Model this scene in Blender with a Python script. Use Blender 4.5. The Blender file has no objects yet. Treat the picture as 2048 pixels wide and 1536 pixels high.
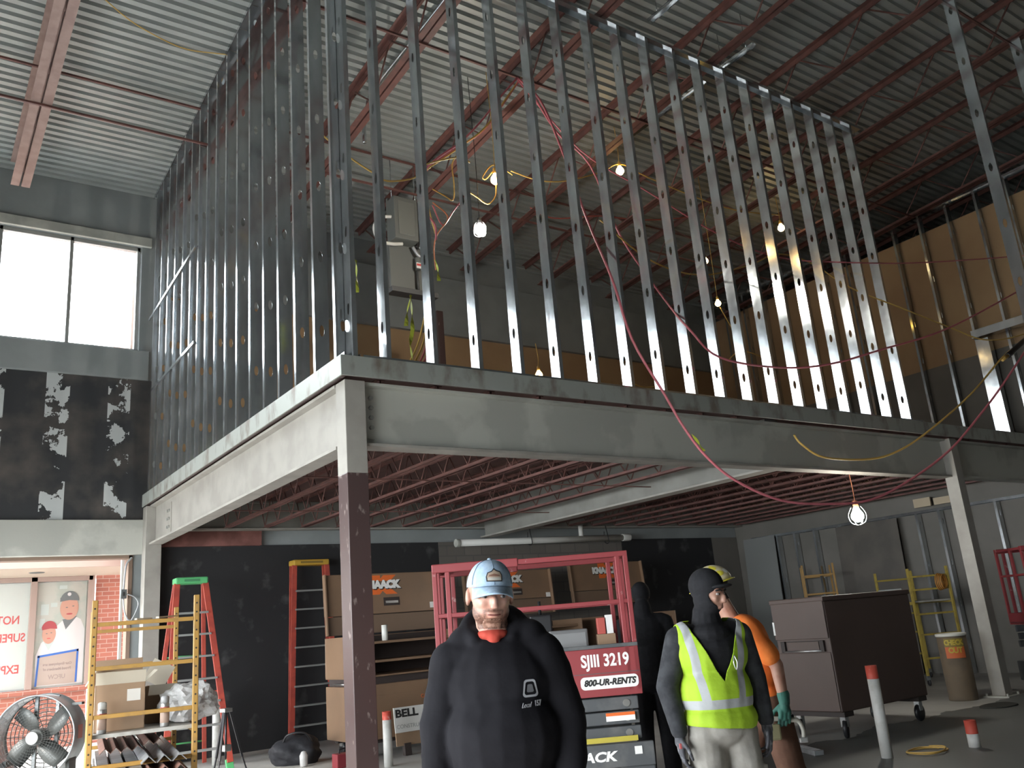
import bpy, bmesh, math, random
from mathutils import Vector, Matrix, Euler
random.seed(7)
S = bpy.context.scene
COL = S.collection

# ---------------------------------------------------------------- camera, sky, exposure
cam_data = bpy.data.cameras.new('camera')
cam_data.sensor_width = 36.0
cam_data.lens = 1733.88 / 2048 * 36.0
cam_data.clip_end = 300
cam = bpy.data.objects.new('camera', cam_data)
COL.objects.link(cam)
_r = (0.8202425, -0.5662067, -0.0813153)
_u = (-0.0887164, -0.2663586, 0.9597825)
_f = (0.5650943, 0.7800405, 0.2687104)
cam.matrix_world = Matrix(((_r[0], _u[0], -_f[0], -3.19299), (_r[1], _u[1], -_f[1], -6.98790), (_r[2], _u[2], -_f[2], 1.57864), (0, 0, 0, 1)))
S.camera = cam
S.view_settings.view_transform = 'Standard'
S.view_settings.look = 'None'
S.view_settings.gamma = 1
S.view_settings.use_curve_mapping = False
S.view_settings.exposure = 0.75

w = bpy.data.worlds.new('overcast_sky')
S.world = w
w.use_nodes = True
bg = w.node_tree.nodes['Background']
bg.inputs['Color'].default_value = (0.90, 0.96, 1.0, 1)
bg.inputs['Strength'].default_value = 13.0
sun_d = bpy.data.lights.new('hazy_sun', 'SUN'); sun_d.energy = 2.0; sun_d.angle = math.radians(6); sun_d.color = (1.0, .86, .74)
sun = bpy.data.objects.new('hazy_sun', sun_d); COL.objects.link(sun)
sun.rotation_euler = Vector((-.92, -.28, .36)).to_track_quat('Z', 'Y').to_euler()
S.cycles.use_denoising = True
S.cycles.max_bounces = 7
S.cycles.diffuse_bounces = 5
S.cycles.glossy_bounces = 4
S.cycles.sample_clamp_indirect = 6.0
S.cycles.caustics_reflective = False
S.cycles.caustics_refractive = False

def portal(name, loc, rot, sx, sy):
    # a sampling portal in a window opening: gives no light of its own, only guides the sky light in
    d = bpy.data.lights.new(name, 'AREA')
    d.shape = 'RECTANGLE'; d.size = sx; d.size_y = sy
    d.cycles.is_portal = True
    o = bpy.data.objects.new(name, d); COL.objects.link(o)
    o.location = loc; o.rotation_euler = rot
    return o
H90 = math.pi / 2
portal('upper_window_daylight', (-3.0, 8.25, 7.49), (-H90, 0, 0), 5.8, 1.95)
portal('lower_window_daylight', (-3.0, 8.3, 1.6), (-H90, 0, 0), 5.8, 3.2)
portal('storefront_daylight', (-6.55, -.45, 1.85), (0, -H90, 0), 2.4, 12.4)

# ---------------------------------------------------------------- helpers
def mat(name, col, rough=0.6, metal=0.0, n=None, bump=None, emit=None, spec=None, alpha=None):
    """n = (scale, colour2, lo, hi[, stretch]) mixes a second colour through noise; bump = (scale, strength)"""
    m = bpy.data.materials.new(name); m.use_nodes = True
    nt = m.node_tree; b = nt.nodes['Principled BSDF']
    b.inputs['Base Color'].default_value = (*col, 1)
    b.inputs['Roughness'].default_value = rough
    b.inputs['Metallic'].default_value = metal
    if spec is not None: b.inputs['Specular IOR Level'].default_value = spec
    tc = nt.nodes.new('ShaderNodeTexCoord')
    if n:
        mp = nt.nodes.new('ShaderNodeMapping')
        if len(n) > 4: mp.inputs['Scale'].default_value = n[4]
        nt.links.new(tc.outputs['Object'], mp.inputs[0])
        t = nt.nodes.new('ShaderNodeTexNoise'); t.inputs['Scale'].default_value = n[0]; t.inputs['Detail'].default_value = 6
        nt.links.new(mp.outputs[0], t.inputs['Vector'])
        r = nt.nodes.new('ShaderNodeValToRGB')
        r.color_ramp.elements[0].position = n[2]; r.color_ramp.elements[1].position = n[3]
        r.color_ramp.elements[0].color = (*col, 1); r.color_ramp.elements[1].color = (*n[1], 1)
        nt.links.new(t.outputs['Fac'], r.inputs[0]); nt.links.new(r.outputs[0], b.inputs['Base Color'])
    if bump:
        t2 = nt.nodes.new('ShaderNodeTexNoise'); t2.inputs['Scale'].default_value = bump[0]; t2.inputs['Detail'].default_value = 4
        nt.links.new(tc.outputs['Object'], t2.inputs['Vector'])
        bn = nt.nodes.new('ShaderNodeBump'); bn.inputs['Strength'].default_value = bump[1]; bn.inputs['Distance'].default_value = 0.02
        nt.links.new(t2.outputs['Fac'], bn.inputs['Height']); nt.links.new(bn.outputs[0], b.inputs['Normal'])
    if emit:
        b.inputs['Emission Color'].default_value = (*emit[0], 1); b.inputs['Emission Strength'].default_value = emit[1]
    if alpha is not None: b.inputs['Alpha'].default_value = alpha
    return m

def nodes_of(m): return m.node_tree, m.node_tree.nodes['Principled BSDF']

class MB:
    """collects closed shapes into one bmesh"""
    def __init__(self): self.bm = bmesh.new()
    def _add(self, vs, fs, mi=0, M=None, smooth=False):
        if M is not None: vs = [M @ Vector(v) for v in vs]
        bv = [self.bm.verts.new(v) for v in vs]
        for f in fs:
            try:
                q = self.bm.faces.new([bv[i] for i in f]); q.material_index = mi; q.smooth = smooth
            except ValueError: pass
        return self
    def box(self, c, s, M=None, mi=0, R=None):
        x, y, z = s[0] / 2, s[1] / 2, s[2] / 2
        vs = [Vector((a * x, b * y, d * z)) for d in (-1, 1) for b in (-1, 1) for a in (-1, 1)]
        if R is not None: vs = [R @ v for v in vs]
        vs = [v + Vector(c) for v in vs]
        return self._add(vs, [(0, 2, 3, 1), (4, 5, 7, 6), (0, 1, 5, 4), (1, 3, 7, 5), (3, 2, 6, 7), (2, 0, 4, 6)], mi, M)
    def bb(self, x0, x1, y0, y1, z0, z1, M=None, mi=0):
        return self.box(((x0 + x1) / 2, (y0 + y1) / 2, (z0 + z1) / 2), (abs(x1 - x0), abs(y1 - y0), abs(z1 - z0)), M, mi)
    def bar(self, p0, p1, w, h=None, mi=0, up=(0, 0, 1)):
        """rectangular bar from p0 to p1"""
        p0, p1 = Vector(p0), Vector(p1); h = w if h is None else h
        d = (p1 - p0); L = d.length; d.normalize(); u = Vector(up)
        if abs(d.dot(u)) > 0.98: u = Vector((0, 1, 0))
        s = d.cross(u).normalized(); t = s.cross(d)
        R = Matrix((s, d, t)).transposed()
        return self.box((p0 + p1) / 2, (w, L, h), None, mi, R)
    def cyl(self, p0, p1, r0, r1=None, seg=12, mi=0, M=None, smooth=True):
        p0, p1 = Vector(p0), Vector(p1); r1 = r0 if r1 is None else r1
        d = (p1 - p0).normalized(); u = Vector((0, 0, 1)) if abs(d.z) < 0.9 else Vector((1, 0, 0))
        s = d.cross(u).normalized(); t = s.cross(d)
        vs = []
        for p, r in ((p0, r0), (p1, r1)):
            for i in range(seg):
                a = 2 * math.pi * i / seg; vs.append(p + s * (r * math.cos(a)) + t * (r * math.sin(a)))
        fs = [(i, (i + 1) % seg, seg + (i + 1) % seg, seg + i) for i in range(seg)]
        self._add(vs, fs, mi, M, smooth)
        self._add(vs[:seg], [tuple(range(seg))[::-1]], mi, M); self._add(vs[seg:], [tuple(range(seg))], mi, M)
        return self
    def tube(self, pts, r, seg=8, mi=0, sub=6, M=None, closed=False):
        """smooth round tube through points (Catmull-Rom)"""
        P = [Vector(p) for p in pts]
        if sub > 1 and len(P) > 2:
            Q = []; n = len(P)
            for i in range(n - 1):
                a = P[max(i - 1, 0)]; b = P[i]; c = P[i + 1]; d = P[min(i + 2, n - 1)]
                for k in range(sub):
                    t = k / sub
                    Q.append(0.5 * ((2 * b) + (c - a) * t + (2 * a - 5 * b + 4 * c - d) * t * t + (3 * b - a - 3 * c + d) * t ** 3))
            Q.append(P[-1]); P = Q
        vs = []; ref = None
        for i, p in enumerate(P):
            d = (P[min(i + 1, len(P) - 1)] - P[max(i - 1, 0)])
            if d.length < 1e-9: d = Vector((0, 0, 1))
            d.normalize()
            if ref is None:
                ref = Vector((0, 0, 1)) if abs(d.z) < 0.9 else Vector((1, 0, 0))
            s = (ref - d * ref.dot(d))
            s = s.normalized() if s.length > 1e-6 else d.orthogonal().normalized()
            ref = s; t = d.cross(s)
            rr = r if not callable(r) else r(i / (len(P) - 1))
            for k in range(seg):
                a = 2 * math.pi * k / seg; vs.append(p + s * (rr * math.cos(a)) + t * (rr * math.sin(a)))
        fs = []
        for i in range(len(P) - 1):
            for k in range(seg):
                k2 = (k + 1) % seg
                fs.append((i * seg + k, i * seg + k2, (i + 1) * seg + k2, (i + 1) * seg + k))
        fs.append(tuple(range(seg))[::-1]); fs.append(tuple(range((len(P) - 1) * seg, len(P) * seg)))
        return self._add(vs, fs, mi, M, True)
    def prism(self, poly, d, M=None, mi=0):
        """polygon in local XY extruded by d along local Z"""
        n = len(poly)
        vs = [(p[0], p[1], 0) for p in poly] + [(p[0], p[1], d) for p in poly]
        fs = [tuple(range(n))[::-1], tuple(range(n, 2 * n))] + [(i, (i + 1) % n, n + (i + 1) % n, n + i) for i in range(n)]
        return self._add(vs, fs, mi, M)
    def lathe(self, prof, c=(0, 0, 0), seg=24, mi=0, M=None, smooth=True, caps=True):
        vs = []; c = Vector(c)
        for r, z in prof:
            for k in range(seg):
                a = 2 * math.pi * k / seg; vs.append(c + Vector((r * math.cos(a), r * math.sin(a), z)))
        fs = [(i * seg + k, i * seg + (k + 1) % seg, (i + 1) * seg + (k + 1) % seg, (i + 1) * seg + k) for i in range(len(prof) - 1) for k in range(seg)]
        if caps and prof[0][0] > 1e-6: fs.append(tuple(range(seg))[::-1])
        if caps and prof[-1][0] > 1e-6: fs.append(tuple(range((len(prof) - 1) * seg, len(prof) * seg)))
        return self._add(vs, fs, mi, M, smooth)
    def ell(self, c, r, seg=16, rings=10, M=None, mi=0, R=None):
        vs = []
        for i in range(rings + 1):
            th = math.pi * i / rings
            for k in range(seg):
                a = 2 * math.pi * k / seg
                v = Vector((r[0] * math.sin(th) * math.cos(a), r[1] * math.sin(th) * math.sin(a), r[2] * math.cos(th)))
                if R is not None: v = R @ v
                vs.append(v + Vector(c))
        fs = [(i * seg + k, (i + 1) * seg + k, (i + 1) * seg + (k + 1) % seg, i * seg + (k + 1) % seg) for i in range(rings) for k in range(seg)]
        self._add(vs, fs, mi, M, True)
        return self
    def capsule(self, p0, p1, r0, r1, seg=14, flat=None):
        """sphere-swept cone; flat = (direction, factor) squashes it across a direction"""
        p0, p1 = Vector(p0), Vector(p1); d = p1 - p0; L = d.length
        d = d.normalized() if L > 1e-6 else Vector((0, 0, 1))
        u = Vector((0, 0, 1)) if abs(d.z) < 0.9 else Vector((1, 0, 0))
        s = d.cross(u).normalized(); t = s.cross(d)
        rings = []
        for i in range(6):
            a = -math.pi / 2 + (math.pi / 2) * i / 5; rings.append((p0 + d * (r0 * math.sin(a)), max(r0 * math.cos(a), 1e-4)))
        for i in range(6):
            a = (math.pi / 2) * i / 5; rings.append((p1 + d * (r1 * math.sin(a)), max(r1 * math.cos(a), 1e-4)))
        vs = []
        for c, r in rings:
            for k in range(seg):
                a = 2 * math.pi * k / seg; vs.append(c + s * (r * math.cos(a)) + t * (r * math.sin(a)))
        if flat:
            fd = Vector(flat[0]).normalized(); mid = (p0 + p1) / 2
            out = []
            for v in vs:
                ax = p0 + d * max(0, min(L, (v - p0).dot(d)))
                q = v - ax; k = q.dot(fd); out.append(v - fd * (k * (1 - flat[1])))
            vs = out
        n = len(rings)
        fs = [(i * seg + k, i * seg + (k + 1) % seg, (i + 1) * seg + (k + 1) % seg, (i + 1) * seg + k) for i in range(n - 1) for k in range(seg)]
        fs.append(tuple(range(seg))[::-1]); fs.append(tuple(range((n - 1) * seg, n * seg)))
        return self._add(vs, fs, 0, None, True)
    def mesh(self, name):
        bmesh.ops.remove_doubles(self.bm, verts=self.bm.verts, dist=1e-6)
        bmesh.ops.recalc_face_normals(self.bm, faces=self.bm.faces)
        me = bpy.data.meshes.new(name); self.bm.to_mesh(me); self.bm.free(); return me
    def obj(self, name, m, parent=None, bev=0, loc=None, sharp=None):
        me = self.mesh(name)
        for x in (m if isinstance(m, (list, tuple)) else [m]): me.materials.append(x)
        o = bpy.data.objects.new(name, me); COL.objects.link(o)
        if parent is not None: o.parent = parent
        if loc is not None: o.location = loc
        if bev:
            b = o.modifiers.new('bevel', 'BEVEL'); b.width = bev; b.segments = 2; b.limit_method = 'ANGLE'; b.angle_limit = math.radians(40)
        return o

def tag(o, label=None, cat=None, group=None, kind=None):
    if label: o['label'] = label
    if cat: o['category'] = cat
    if group: o['group'] = group
    if kind: o['kind'] = kind
    return o
def thing(name, label, cat, loc=(0, 0, 0), rz=0, group=None):
    o = bpy.data.objects.new(name, None); COL.objects.link(o)
    o.location = loc; o.rotation_euler = (0, 0, rz); o.empty_display_size = 0.1
    return tag(o, label, cat, group)
def struct(name, mb, m, bev=0): return tag(mb.obj(name, m, None, bev), kind='structure')
def dup(root, loc=None, rz=None, label=None):
    r = root.copy(); COL.objects.link(r)
    if loc is not None: r.location = loc
    if rz is not None: r.rotation_euler = (0, 0, rz)
    if label: r['label'] = label
    for ch in list(root.children):
        c = ch.copy(); COL.objects.link(c); c.parent = r
        for g in list(ch.children):
            d = g.copy(); COL.objects.link(d); d.parent = c
    return r
def text(name, s, size, m, parent, M, depth=0.002, bold=0.0, sx=1.0, align='CENTER', mirror=False, shear=0):
    """flat raised lettering as a mesh; M places the text plane (local X reads right, local Y up)"""
    cu = bpy.data.curves.new(name, 'FONT'); cu.body = s; cu.size = size; cu.extrude = depth; cu.offset = bold
    cu.align_x = align; cu.align_y = 'CENTER'; cu.shear = shear; cu.resolution_u = 3
    t = bpy.data.objects.new(name, cu); COL.objects.link(t)
    dg = bpy.context.evaluated_depsgraph_get(); me = bpy.data.meshes.new_from_object(t.evaluated_get(dg))
    bpy.data.objects.remove(t); me.name = name
    me.transform(Matrix.Diagonal((-sx if mirror else sx, 1, 1, 1))); me.transform(M)
    if mirror: me.flip_normals()
    me.materials.clear(); me.materials.append(m)
    o = bpy.data.objects.new(name, me); COL.objects.link(o); o.parent = parent
    return o
ORD = ['zeroth', 'first', 'second', 'third', 'fourth', 'fifth', 'sixth', 'seventh', 'eighth', 'ninth', 'tenth', 'eleventh', 'twelfth', 'thirteenth', 'fourteenth', 'fifteenth', 'sixteenth', 'seventeenth', 'eighteenth', 'nineteenth', 'twentieth', 'twenty-first', 'twenty-second', 'twenty-third', 'twenty-fourth', 'twenty-fifth']
def frameM(o, x, y):
    """matrix with origin o, local X along x, local Y along y"""
    x = Vector(x).normalized(); y = Vector(y).normalized(); z = x.cross(y)
    return Matrix(((x.x, y.x, z.x, o[0]), (x.y, y.y, z.y, o[1]), (x.z, y.z, z.z, o[2]), (0, 0, 0, 1)))

# ---------------------------------------------------------------- materials
m_galv = mat('galvanized_steel', (0.66, 0.69, 0.71), 0.3, 0.85, (5, (0.50, 0.53, 0.55), 0.4, 0.62, (1, 1, .35)))
nt, b = nodes_of(m_galv)
t = nt.nodes.new('ShaderNodeTexNoise'); t.inputs['Scale'].default_value = 9; t.inputs['Detail'].default_value = 3
mr = nt.nodes.new('ShaderNodeMapRange'); mr.inputs['To Min'].default_value = 0.07; mr.inputs['To Max'].default_value = 0.20
nt.links.new([q for q in nt.nodes if q.type == 'TEX_COORD'][0].outputs['Object'], t.inputs['Vector'])
nt.links.new(t.outputs['Fac'], mr.inputs[0]); nt.links.new(mr.outputs[0], b.inputs['Roughness'])
m_deck = mat('metal_roof_deck', (0.46, 0.485, 0.475), 0.45, 0.3, (1.3, (0.38, 0.41, 0.395), 0.35, 0.7, (.3, 1, 1)))
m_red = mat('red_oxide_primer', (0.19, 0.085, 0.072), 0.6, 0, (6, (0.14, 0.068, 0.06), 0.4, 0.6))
m_redlit = mat('daylit_red_primer', (0.36, 0.25, 0.22), 0.6, 0, (6, (0.30, 0.20, 0.18), 0.4, 0.6))  # red primer lightened to paint in daylight on the window bay joist
m_grayst = mat('gray_primer_steel', (0.52, 0.52, 0.47), 0.55, 0, (1.1, (0.42, 0.42, 0.38), 0.47, 0.53), (30, 0.05))
m_whitest = mat('pale_primer_steel', (0.37, 0.35, 0.315), 0.55, 0, (3, (0.31, 0.29, 0.26), 0.4, 0.62), (30, 0.05))
m_maroon = mat('maroon_painted_steel', (0.080, 0.05, 0.048), 0.35, 0, (16, (0.24, 0.19, 0.175), 0.64, 0.70, (1, 1, .45)))
m_concrete = mat('concrete_floor', (0.56, 0.55, 0.52), 0.5, 0, (0.5, (0.36, 0.355, 0.34), 0.45, 0.6), (20, 0.08))
# the floor: pale slab, darker surface in the bay in front of the far column
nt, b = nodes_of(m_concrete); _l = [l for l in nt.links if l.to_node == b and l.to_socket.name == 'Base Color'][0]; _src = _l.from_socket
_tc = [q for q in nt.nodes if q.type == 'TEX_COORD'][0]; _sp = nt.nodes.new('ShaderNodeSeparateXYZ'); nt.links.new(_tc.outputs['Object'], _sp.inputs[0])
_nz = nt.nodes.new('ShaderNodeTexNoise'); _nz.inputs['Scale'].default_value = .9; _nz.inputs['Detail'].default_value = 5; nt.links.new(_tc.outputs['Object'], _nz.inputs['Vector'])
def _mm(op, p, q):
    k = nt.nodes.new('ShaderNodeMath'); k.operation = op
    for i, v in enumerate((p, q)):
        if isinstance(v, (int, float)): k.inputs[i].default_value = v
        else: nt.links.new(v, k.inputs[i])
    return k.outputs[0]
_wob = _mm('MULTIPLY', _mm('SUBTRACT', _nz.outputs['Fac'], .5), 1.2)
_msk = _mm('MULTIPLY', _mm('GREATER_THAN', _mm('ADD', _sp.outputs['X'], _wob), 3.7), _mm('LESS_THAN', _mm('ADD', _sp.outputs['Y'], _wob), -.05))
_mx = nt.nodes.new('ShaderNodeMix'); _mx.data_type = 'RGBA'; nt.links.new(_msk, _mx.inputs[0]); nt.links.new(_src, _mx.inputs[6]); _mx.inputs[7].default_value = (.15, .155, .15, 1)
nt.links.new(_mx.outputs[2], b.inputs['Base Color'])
m_deckedge = mat('stained_edge_angle', (0.40, 0.42, 0.39), 0.5, 0.2, (5, (0.22, 0.19, 0.16), 0.5, 0.68, (1, 1, .5)))
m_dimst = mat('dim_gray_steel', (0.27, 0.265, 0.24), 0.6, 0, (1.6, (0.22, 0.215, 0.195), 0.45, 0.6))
m_band = mat('gray_painted_band', (0.30, 0.32, 0.32), 0.7, 0, (1.5, (0.26, 0.28, 0.28), 0.4, 0.6))
m_black = mat('black_dampproof_wall', (0.022, 0.022, 0.024), 0.62, 0, (2.6, (0.10, 0.10, 0.10), 0.60, 0.78), (3, 0.3))
m_orange = mat('tan_sheathing', (0.40, 0.255, 0.14), 0.75, 0, (0.8, (0.46, 0.31, 0.17), 0.4, 0.65))
m_graybd = mat('gray_sheathing', (0.20, 0.185, 0.165), 0.75, 0, (1.2, (0.17, 0.16, 0.14), 0.4, 0.6))
m_gyp = mat('gray_gypsum_board', (0.23, 0.235, 0.23), 0.8)
m_darkbd = mat('dark_brown_board', (0.10, 0.09, 0.08), 0.7, 0, (2, (0.13, 0.115, 0.10), 0.4, 0.6))
m_alu = mat('bronze_window_frame', (0.36, 0.36, 0.34), 0.45, 0.3)
m_glass = bpy.data.materials.new('clear_glass'); m_glass.use_nodes = True
nt = m_glass.node_tree; nt.nodes.clear()
_o = nt.nodes.new('ShaderNodeOutputMaterial'); _mx = nt.nodes.new('ShaderNodeMixShader'); _tr = nt.nodes.new('ShaderNodeBsdfTransparent'); _gl = nt.nodes.new('ShaderNodeBsdfGlossy')
_gl.inputs['Roughness'].default_value = 0.02; _mx.inputs[0].default_value = 0.06; _tr.inputs[0].default_value = (0.97, 0.98, 0.98, 1)
nt.links.new(_tr.outputs[0], _mx.inputs[1]); nt.links.new(_gl.outputs[0], _mx.inputs[2]); nt.links.new(_mx.outputs[0], _o.inputs[0])

def brickmat(name, c1, c2, mortar, scale, bw=0.5, rh=0.25, rough=0.8, axis='XZ', ms=0.012):
    m = mat(name, c1, rough); nt, b = nodes_of(m)
    tc = [q for q in nt.nodes if q.type == 'TEX_COORD'][0]
    sp = nt.nodes.new('ShaderNodeSeparateXYZ'); cb = nt.nodes.new('ShaderNodeCombineXYZ')
    nt.links.new(tc.outputs['Object'], sp.inputs[0])
    nt.links.new(sp.outputs[axis[0]], cb.inputs[0]); nt.links.new(sp.outputs[axis[1]], cb.inputs[1])
    br = nt.nodes.new('ShaderNodeTexBrick'); nt.links.new(cb.outputs[0], br.inputs['Vector'])
    br.inputs['Color1'].default_value = (*c1, 1); br.inputs['Color2'].default_value = (*c2, 1); br.inputs['Mortar'].default_value = (*mortar, 1)
    br.inputs['Scale'].default_value = scale; br.inputs['Brick Width'].default_value = bw; br.inputs['Row Height'].default_value = rh
    br.inputs['Mortar Size'].default_value = ms
    nt.links.new(br.outputs['Color'], b.inputs['Base Color'])
    return m
m_cmu = brickmat('concrete_block', (0.185, 0.165, 0.145), (0.15, 0.135, 0.12), (0.13, 0.12, 0.11), 1.0, 0.4, 0.2, 0.85)
m_brick = brickmat('red_brick', (0.29, 0.10, 0.065), (0.24, 0.08, 0.055), (0.33, 0.22, 0.18), 1.0, 0.21, 0.075, 0.85, 'XZ', 0.006)
m_brick_pale = brickmat('pale_red_brick', (0.30, 0.12, 0.09), (0.26, 0.10, 0.08), (0.36, 0.22, 0.19), 1.0, 0.21, 0.075, 0.85, 'YZ', 0.008)

# torn white adhesive patches on the black wall strip below the upper window
m_patch = mat('black_wall_with_torn_patches', (0.03, 0.03, 0.033), 0.65, 0, None, (3, 0.3)); nt, b = nodes_of(m_patch)
tc = [q for q in nt.nodes if q.type == 'TEX_COORD'][0]
sp = nt.nodes.new('ShaderNodeSeparateXYZ'); nt.links.new(tc.outputs['Object'], sp.inputs[0])
def mth(op, a, bb=None, nt=nt):
    q = nt.nodes.new('ShaderNodeMath'); q.operation = op
    for i, v in enumerate((a, bb)):
        if v is None: continue
        if isinstance(v, (int, float)): q.inputs[i].default_value = v
        else: nt.links.new(v, q.inputs[i])
    return q.outputs[0]
_w = mth('PINGPONG', mth('ADD', sp.outputs['X'], 1.33), 0.45)          # strips every 0.9 m
_strip = mth('LESS_THAN', _w, 0.17)
ns = nt.nodes.new('ShaderNodeTexNoise'); ns.inputs['Scale'].default_value = 2.6; ns.inputs['Detail'].default_value = 7; ns.inputs['Roughness'].default_value = 0.62
nt.links.new(tc.outputs['Object'], ns.inputs['Vector'])
_torn = mth('GREATER_THAN', ns.outputs['Fac'], 0.50)
_m = mth('MULTIPLY', _strip, _torn)
n2 = nt.nodes.new('ShaderNodeTexNoise'); n2.inputs['Scale'].default_value = 1.7; n2.inputs['Detail'].default_value = 6
nt.links.new(tc.outputs['Object'], n2.inputs['Vector'])
rp = nt.nodes.new('ShaderNodeValToRGB'); rp.color_ramp.elements[0].position = .42; rp.color_ramp.elements[1].position = .72
rp.color_ramp.elements[0].color = (.028, .029, .032, 1); rp.color_ramp.elements[1].color = (.10, .085, .075, 1)
nt.links.new(n2.outputs['Fac'], rp.inputs[0])
mx = nt.nodes.new('ShaderNodeMix'); mx.data_type = 'RGBA'
nt.links.new(_m, mx.inputs[0]); nt.links.new(rp.outputs[0], mx.inputs[6]); mx.inputs[7].default_value = (.55, .57, .57, 1)
nt.links.new(mx.outputs[2], b.inputs['Base Color'])

# ---------------------------------------------------------------- room shell
ROOF = 9.43; SLOPE = 0.07
def deckz(y): return ROOF + SLOPE * (7.8 - y)      # the roof deck rises towards the street
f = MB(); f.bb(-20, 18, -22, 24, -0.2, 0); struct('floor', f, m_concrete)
def wall_open(mb, x0, x1, z0, z1, y0, y1, holes):
    """wall slab in XZ with rectangular holes (hx0,hx1,hz0,hz1)"""
    xs = sorted({x0, x1, *[h[0] for h in holes], *[h[1] for h in holes]}); zs = sorted({z0, z1, *[h[2] for h in holes], *[h[3] for h in holes]})
    for a, b_ in zip(xs, xs[1:]):
        for c, d in zip(zs, zs[1:]):
            mx_, mz_ = (a + b_) / 2, (c + d) / 2
            if any(h[0] < mx_ < h[1] and h[2] < mz_ < h[3] for h in holes): continue
            mb.bb(a, b_, y0, y1, c, d)
    return mb
WB = 7.8
UWIN = (-5.9, -0.15, 6.53, 8.45); LWIN = (-5.9, -0.13, -.2, 3.15)
b1 = wall_open(MB(), -6.5, 17.3, 0, ROOF + .3, WB + .02, WB + .3, [UWIN, LWIN]); struct('wall_back', b1, m_band)
struct('wall_back', MB().bb(-6.2, .05, WB - .04, WB + .02, 3.69, 6.02), m_patch)
struct('wall_back', MB().bb(.18, 5.42, WB - .02, WB + .02, 0, 3.27), m_black)
struct('wall_back', MB().bb(5.42, 10.15, WB - .03, WB + .02, 0, 3.27), m_cmu)
struct('wall_back', MB().bb(10.15, 13.1, WB - .02, WB + .02, 0, 3.27), m_black)
struct('wall_back', MB().bb(13.1, 14.0, WB - .02, WB + .02, 0, 3.27), m_graybd)
struct('wall_back', MB().bb(.2, 14.0, WB - .03, WB + .02, 4.0, 7.57), m_orange)
struct('trim_1', MB().bb(-6.2, .0, WB - .10, WB + .02, 6.02, 6.52), m_band, .01)
struct('trim_2', MB().bb(-6.2, .05, WB - .14, WB + .02, 3.15, 3.69), m_grayst, .01)
struct('trim_3', MB().bb(-6.2, -.0, WB - .05, WB + .02, 8.45, 8.62), m_grayst, .01)
struct('trim_4', MB().bb(.2, 14.0, WB - .12, WB + .02, 7.57, 8.85), m_band, .01)
# red insulation strip above the black wall
m_insul = mat('reddish_insulation_face', (0.24, 0.10, 0.085), 0.8, 0, (3, (0.15, 0.06, 0.05), .4, .6), (8, .5))
struct('trim_5', MB().bb(.2, 1.9, WB - .12, WB - .02, 3.26, 3.5), m_insul)
# right wall: sheathing behind the stud wall, deck visible above it
struct('wall_right', MB().bb(14.02, 14.2, -14, WB, 3.9, 8.86), m_orange)
struct('wall_right', MB().bb(14.0, 14.03, -14, 7.6, 4.0, 5.99), m_graybd)
struct('wall_right', MB().bb(14.02, 14.2, -14, WB, 0, 3.9), m_graybd)
struct('wall_right', MB().bb(17.0, 17.3, -14, WB, 0, 11.3), m_darkbd)  # unseen end wall added beyond the bay to block the sky
# left and street walls, out of frame, with the storefront openings the daylight comes through
lw = MB()
for (y0, y1, z0, z1) in ((-14, -6.6, 0, 11.3), (5.7, WB, 0, 11.3), (-6.6, 5.7, 3.0, 11.3), (-6.6, 5.7, 0, .7)): lw.bb(-6.5, -6.2, y0, y1, z0, z1)
struct('wall_left', lw, m_band)
struct('wall_front', MB().bb(-6.5, 17.3, -14.3, -14, 0, 11.3), m_band)
# ribbed roof deck
dk = MB(); P = 0.155; y = -14.3; prof = []
while y < WB + .3:
    prof += [(q, deckz(q) + h) for q, h in ((y, 0), (y + P * .52, 0), (y + P * .60, .055), (y + P * .92, .055))]; y += P
vs = []; fs = []
for (yy, zz) in prof: vs += [(-6.5, yy, zz), (17.3, yy, zz)]
for i in range(len(prof) - 1): fs.append((2 * i, 2 * i + 1, 2 * i + 3, 2 * i + 2))
dk._add(vs, fs); dk._add([(x_, y_, deckz(y_) + h_) for h_ in (.06, .25) for y_ in (-14.3, WB + .3) for x_ in (-6.5, 17.3)], [(0, 2, 3, 1), (4, 5, 7, 6), (0, 1, 5, 4), (1, 3, 7, 5), (3, 2, 6, 7), (2, 0, 4, 6)])
struct('ceiling', dk, m_deck)

# windows
wf = MB()
x0, x1, z0, z1 = UWIN
for xx in (x0 + .03, -4.6, -3.4, -2.27, -1.24, x1 - .04): wf.bb(xx - .028, xx + .028, WB + .06, WB + .16, z0, z1)
wf.bb(x0, x1, WB + .06, WB + .16, z0, z0 + .06); wf.bb(x0, x1, WB + .06, WB + .16, z1 - .07, z1)
win = tag(wf.obj('window_1', m_alu, None, .006), kind='structure')
MB().bb(x0, x1, WB + .105, WB + .111, z0, z1).obj('pane', m_glass, win)
wf = MB(); x0, x1, z0, z1 = LWIN
wf.bb(x0, x1, WB - .02, WB + .2, z1 - .05, z1); wf.bb(x1 - .06, x1, WB - .02, WB + .2, 0, z1); wf.bb(x0, x0 + .06, WB - .02, WB + .2, 0, z1)
tag(wf.obj('window_2', mat('rusty_brown_frame', (.22, .15, .11), .7), None, .005), kind='structure')
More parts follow.
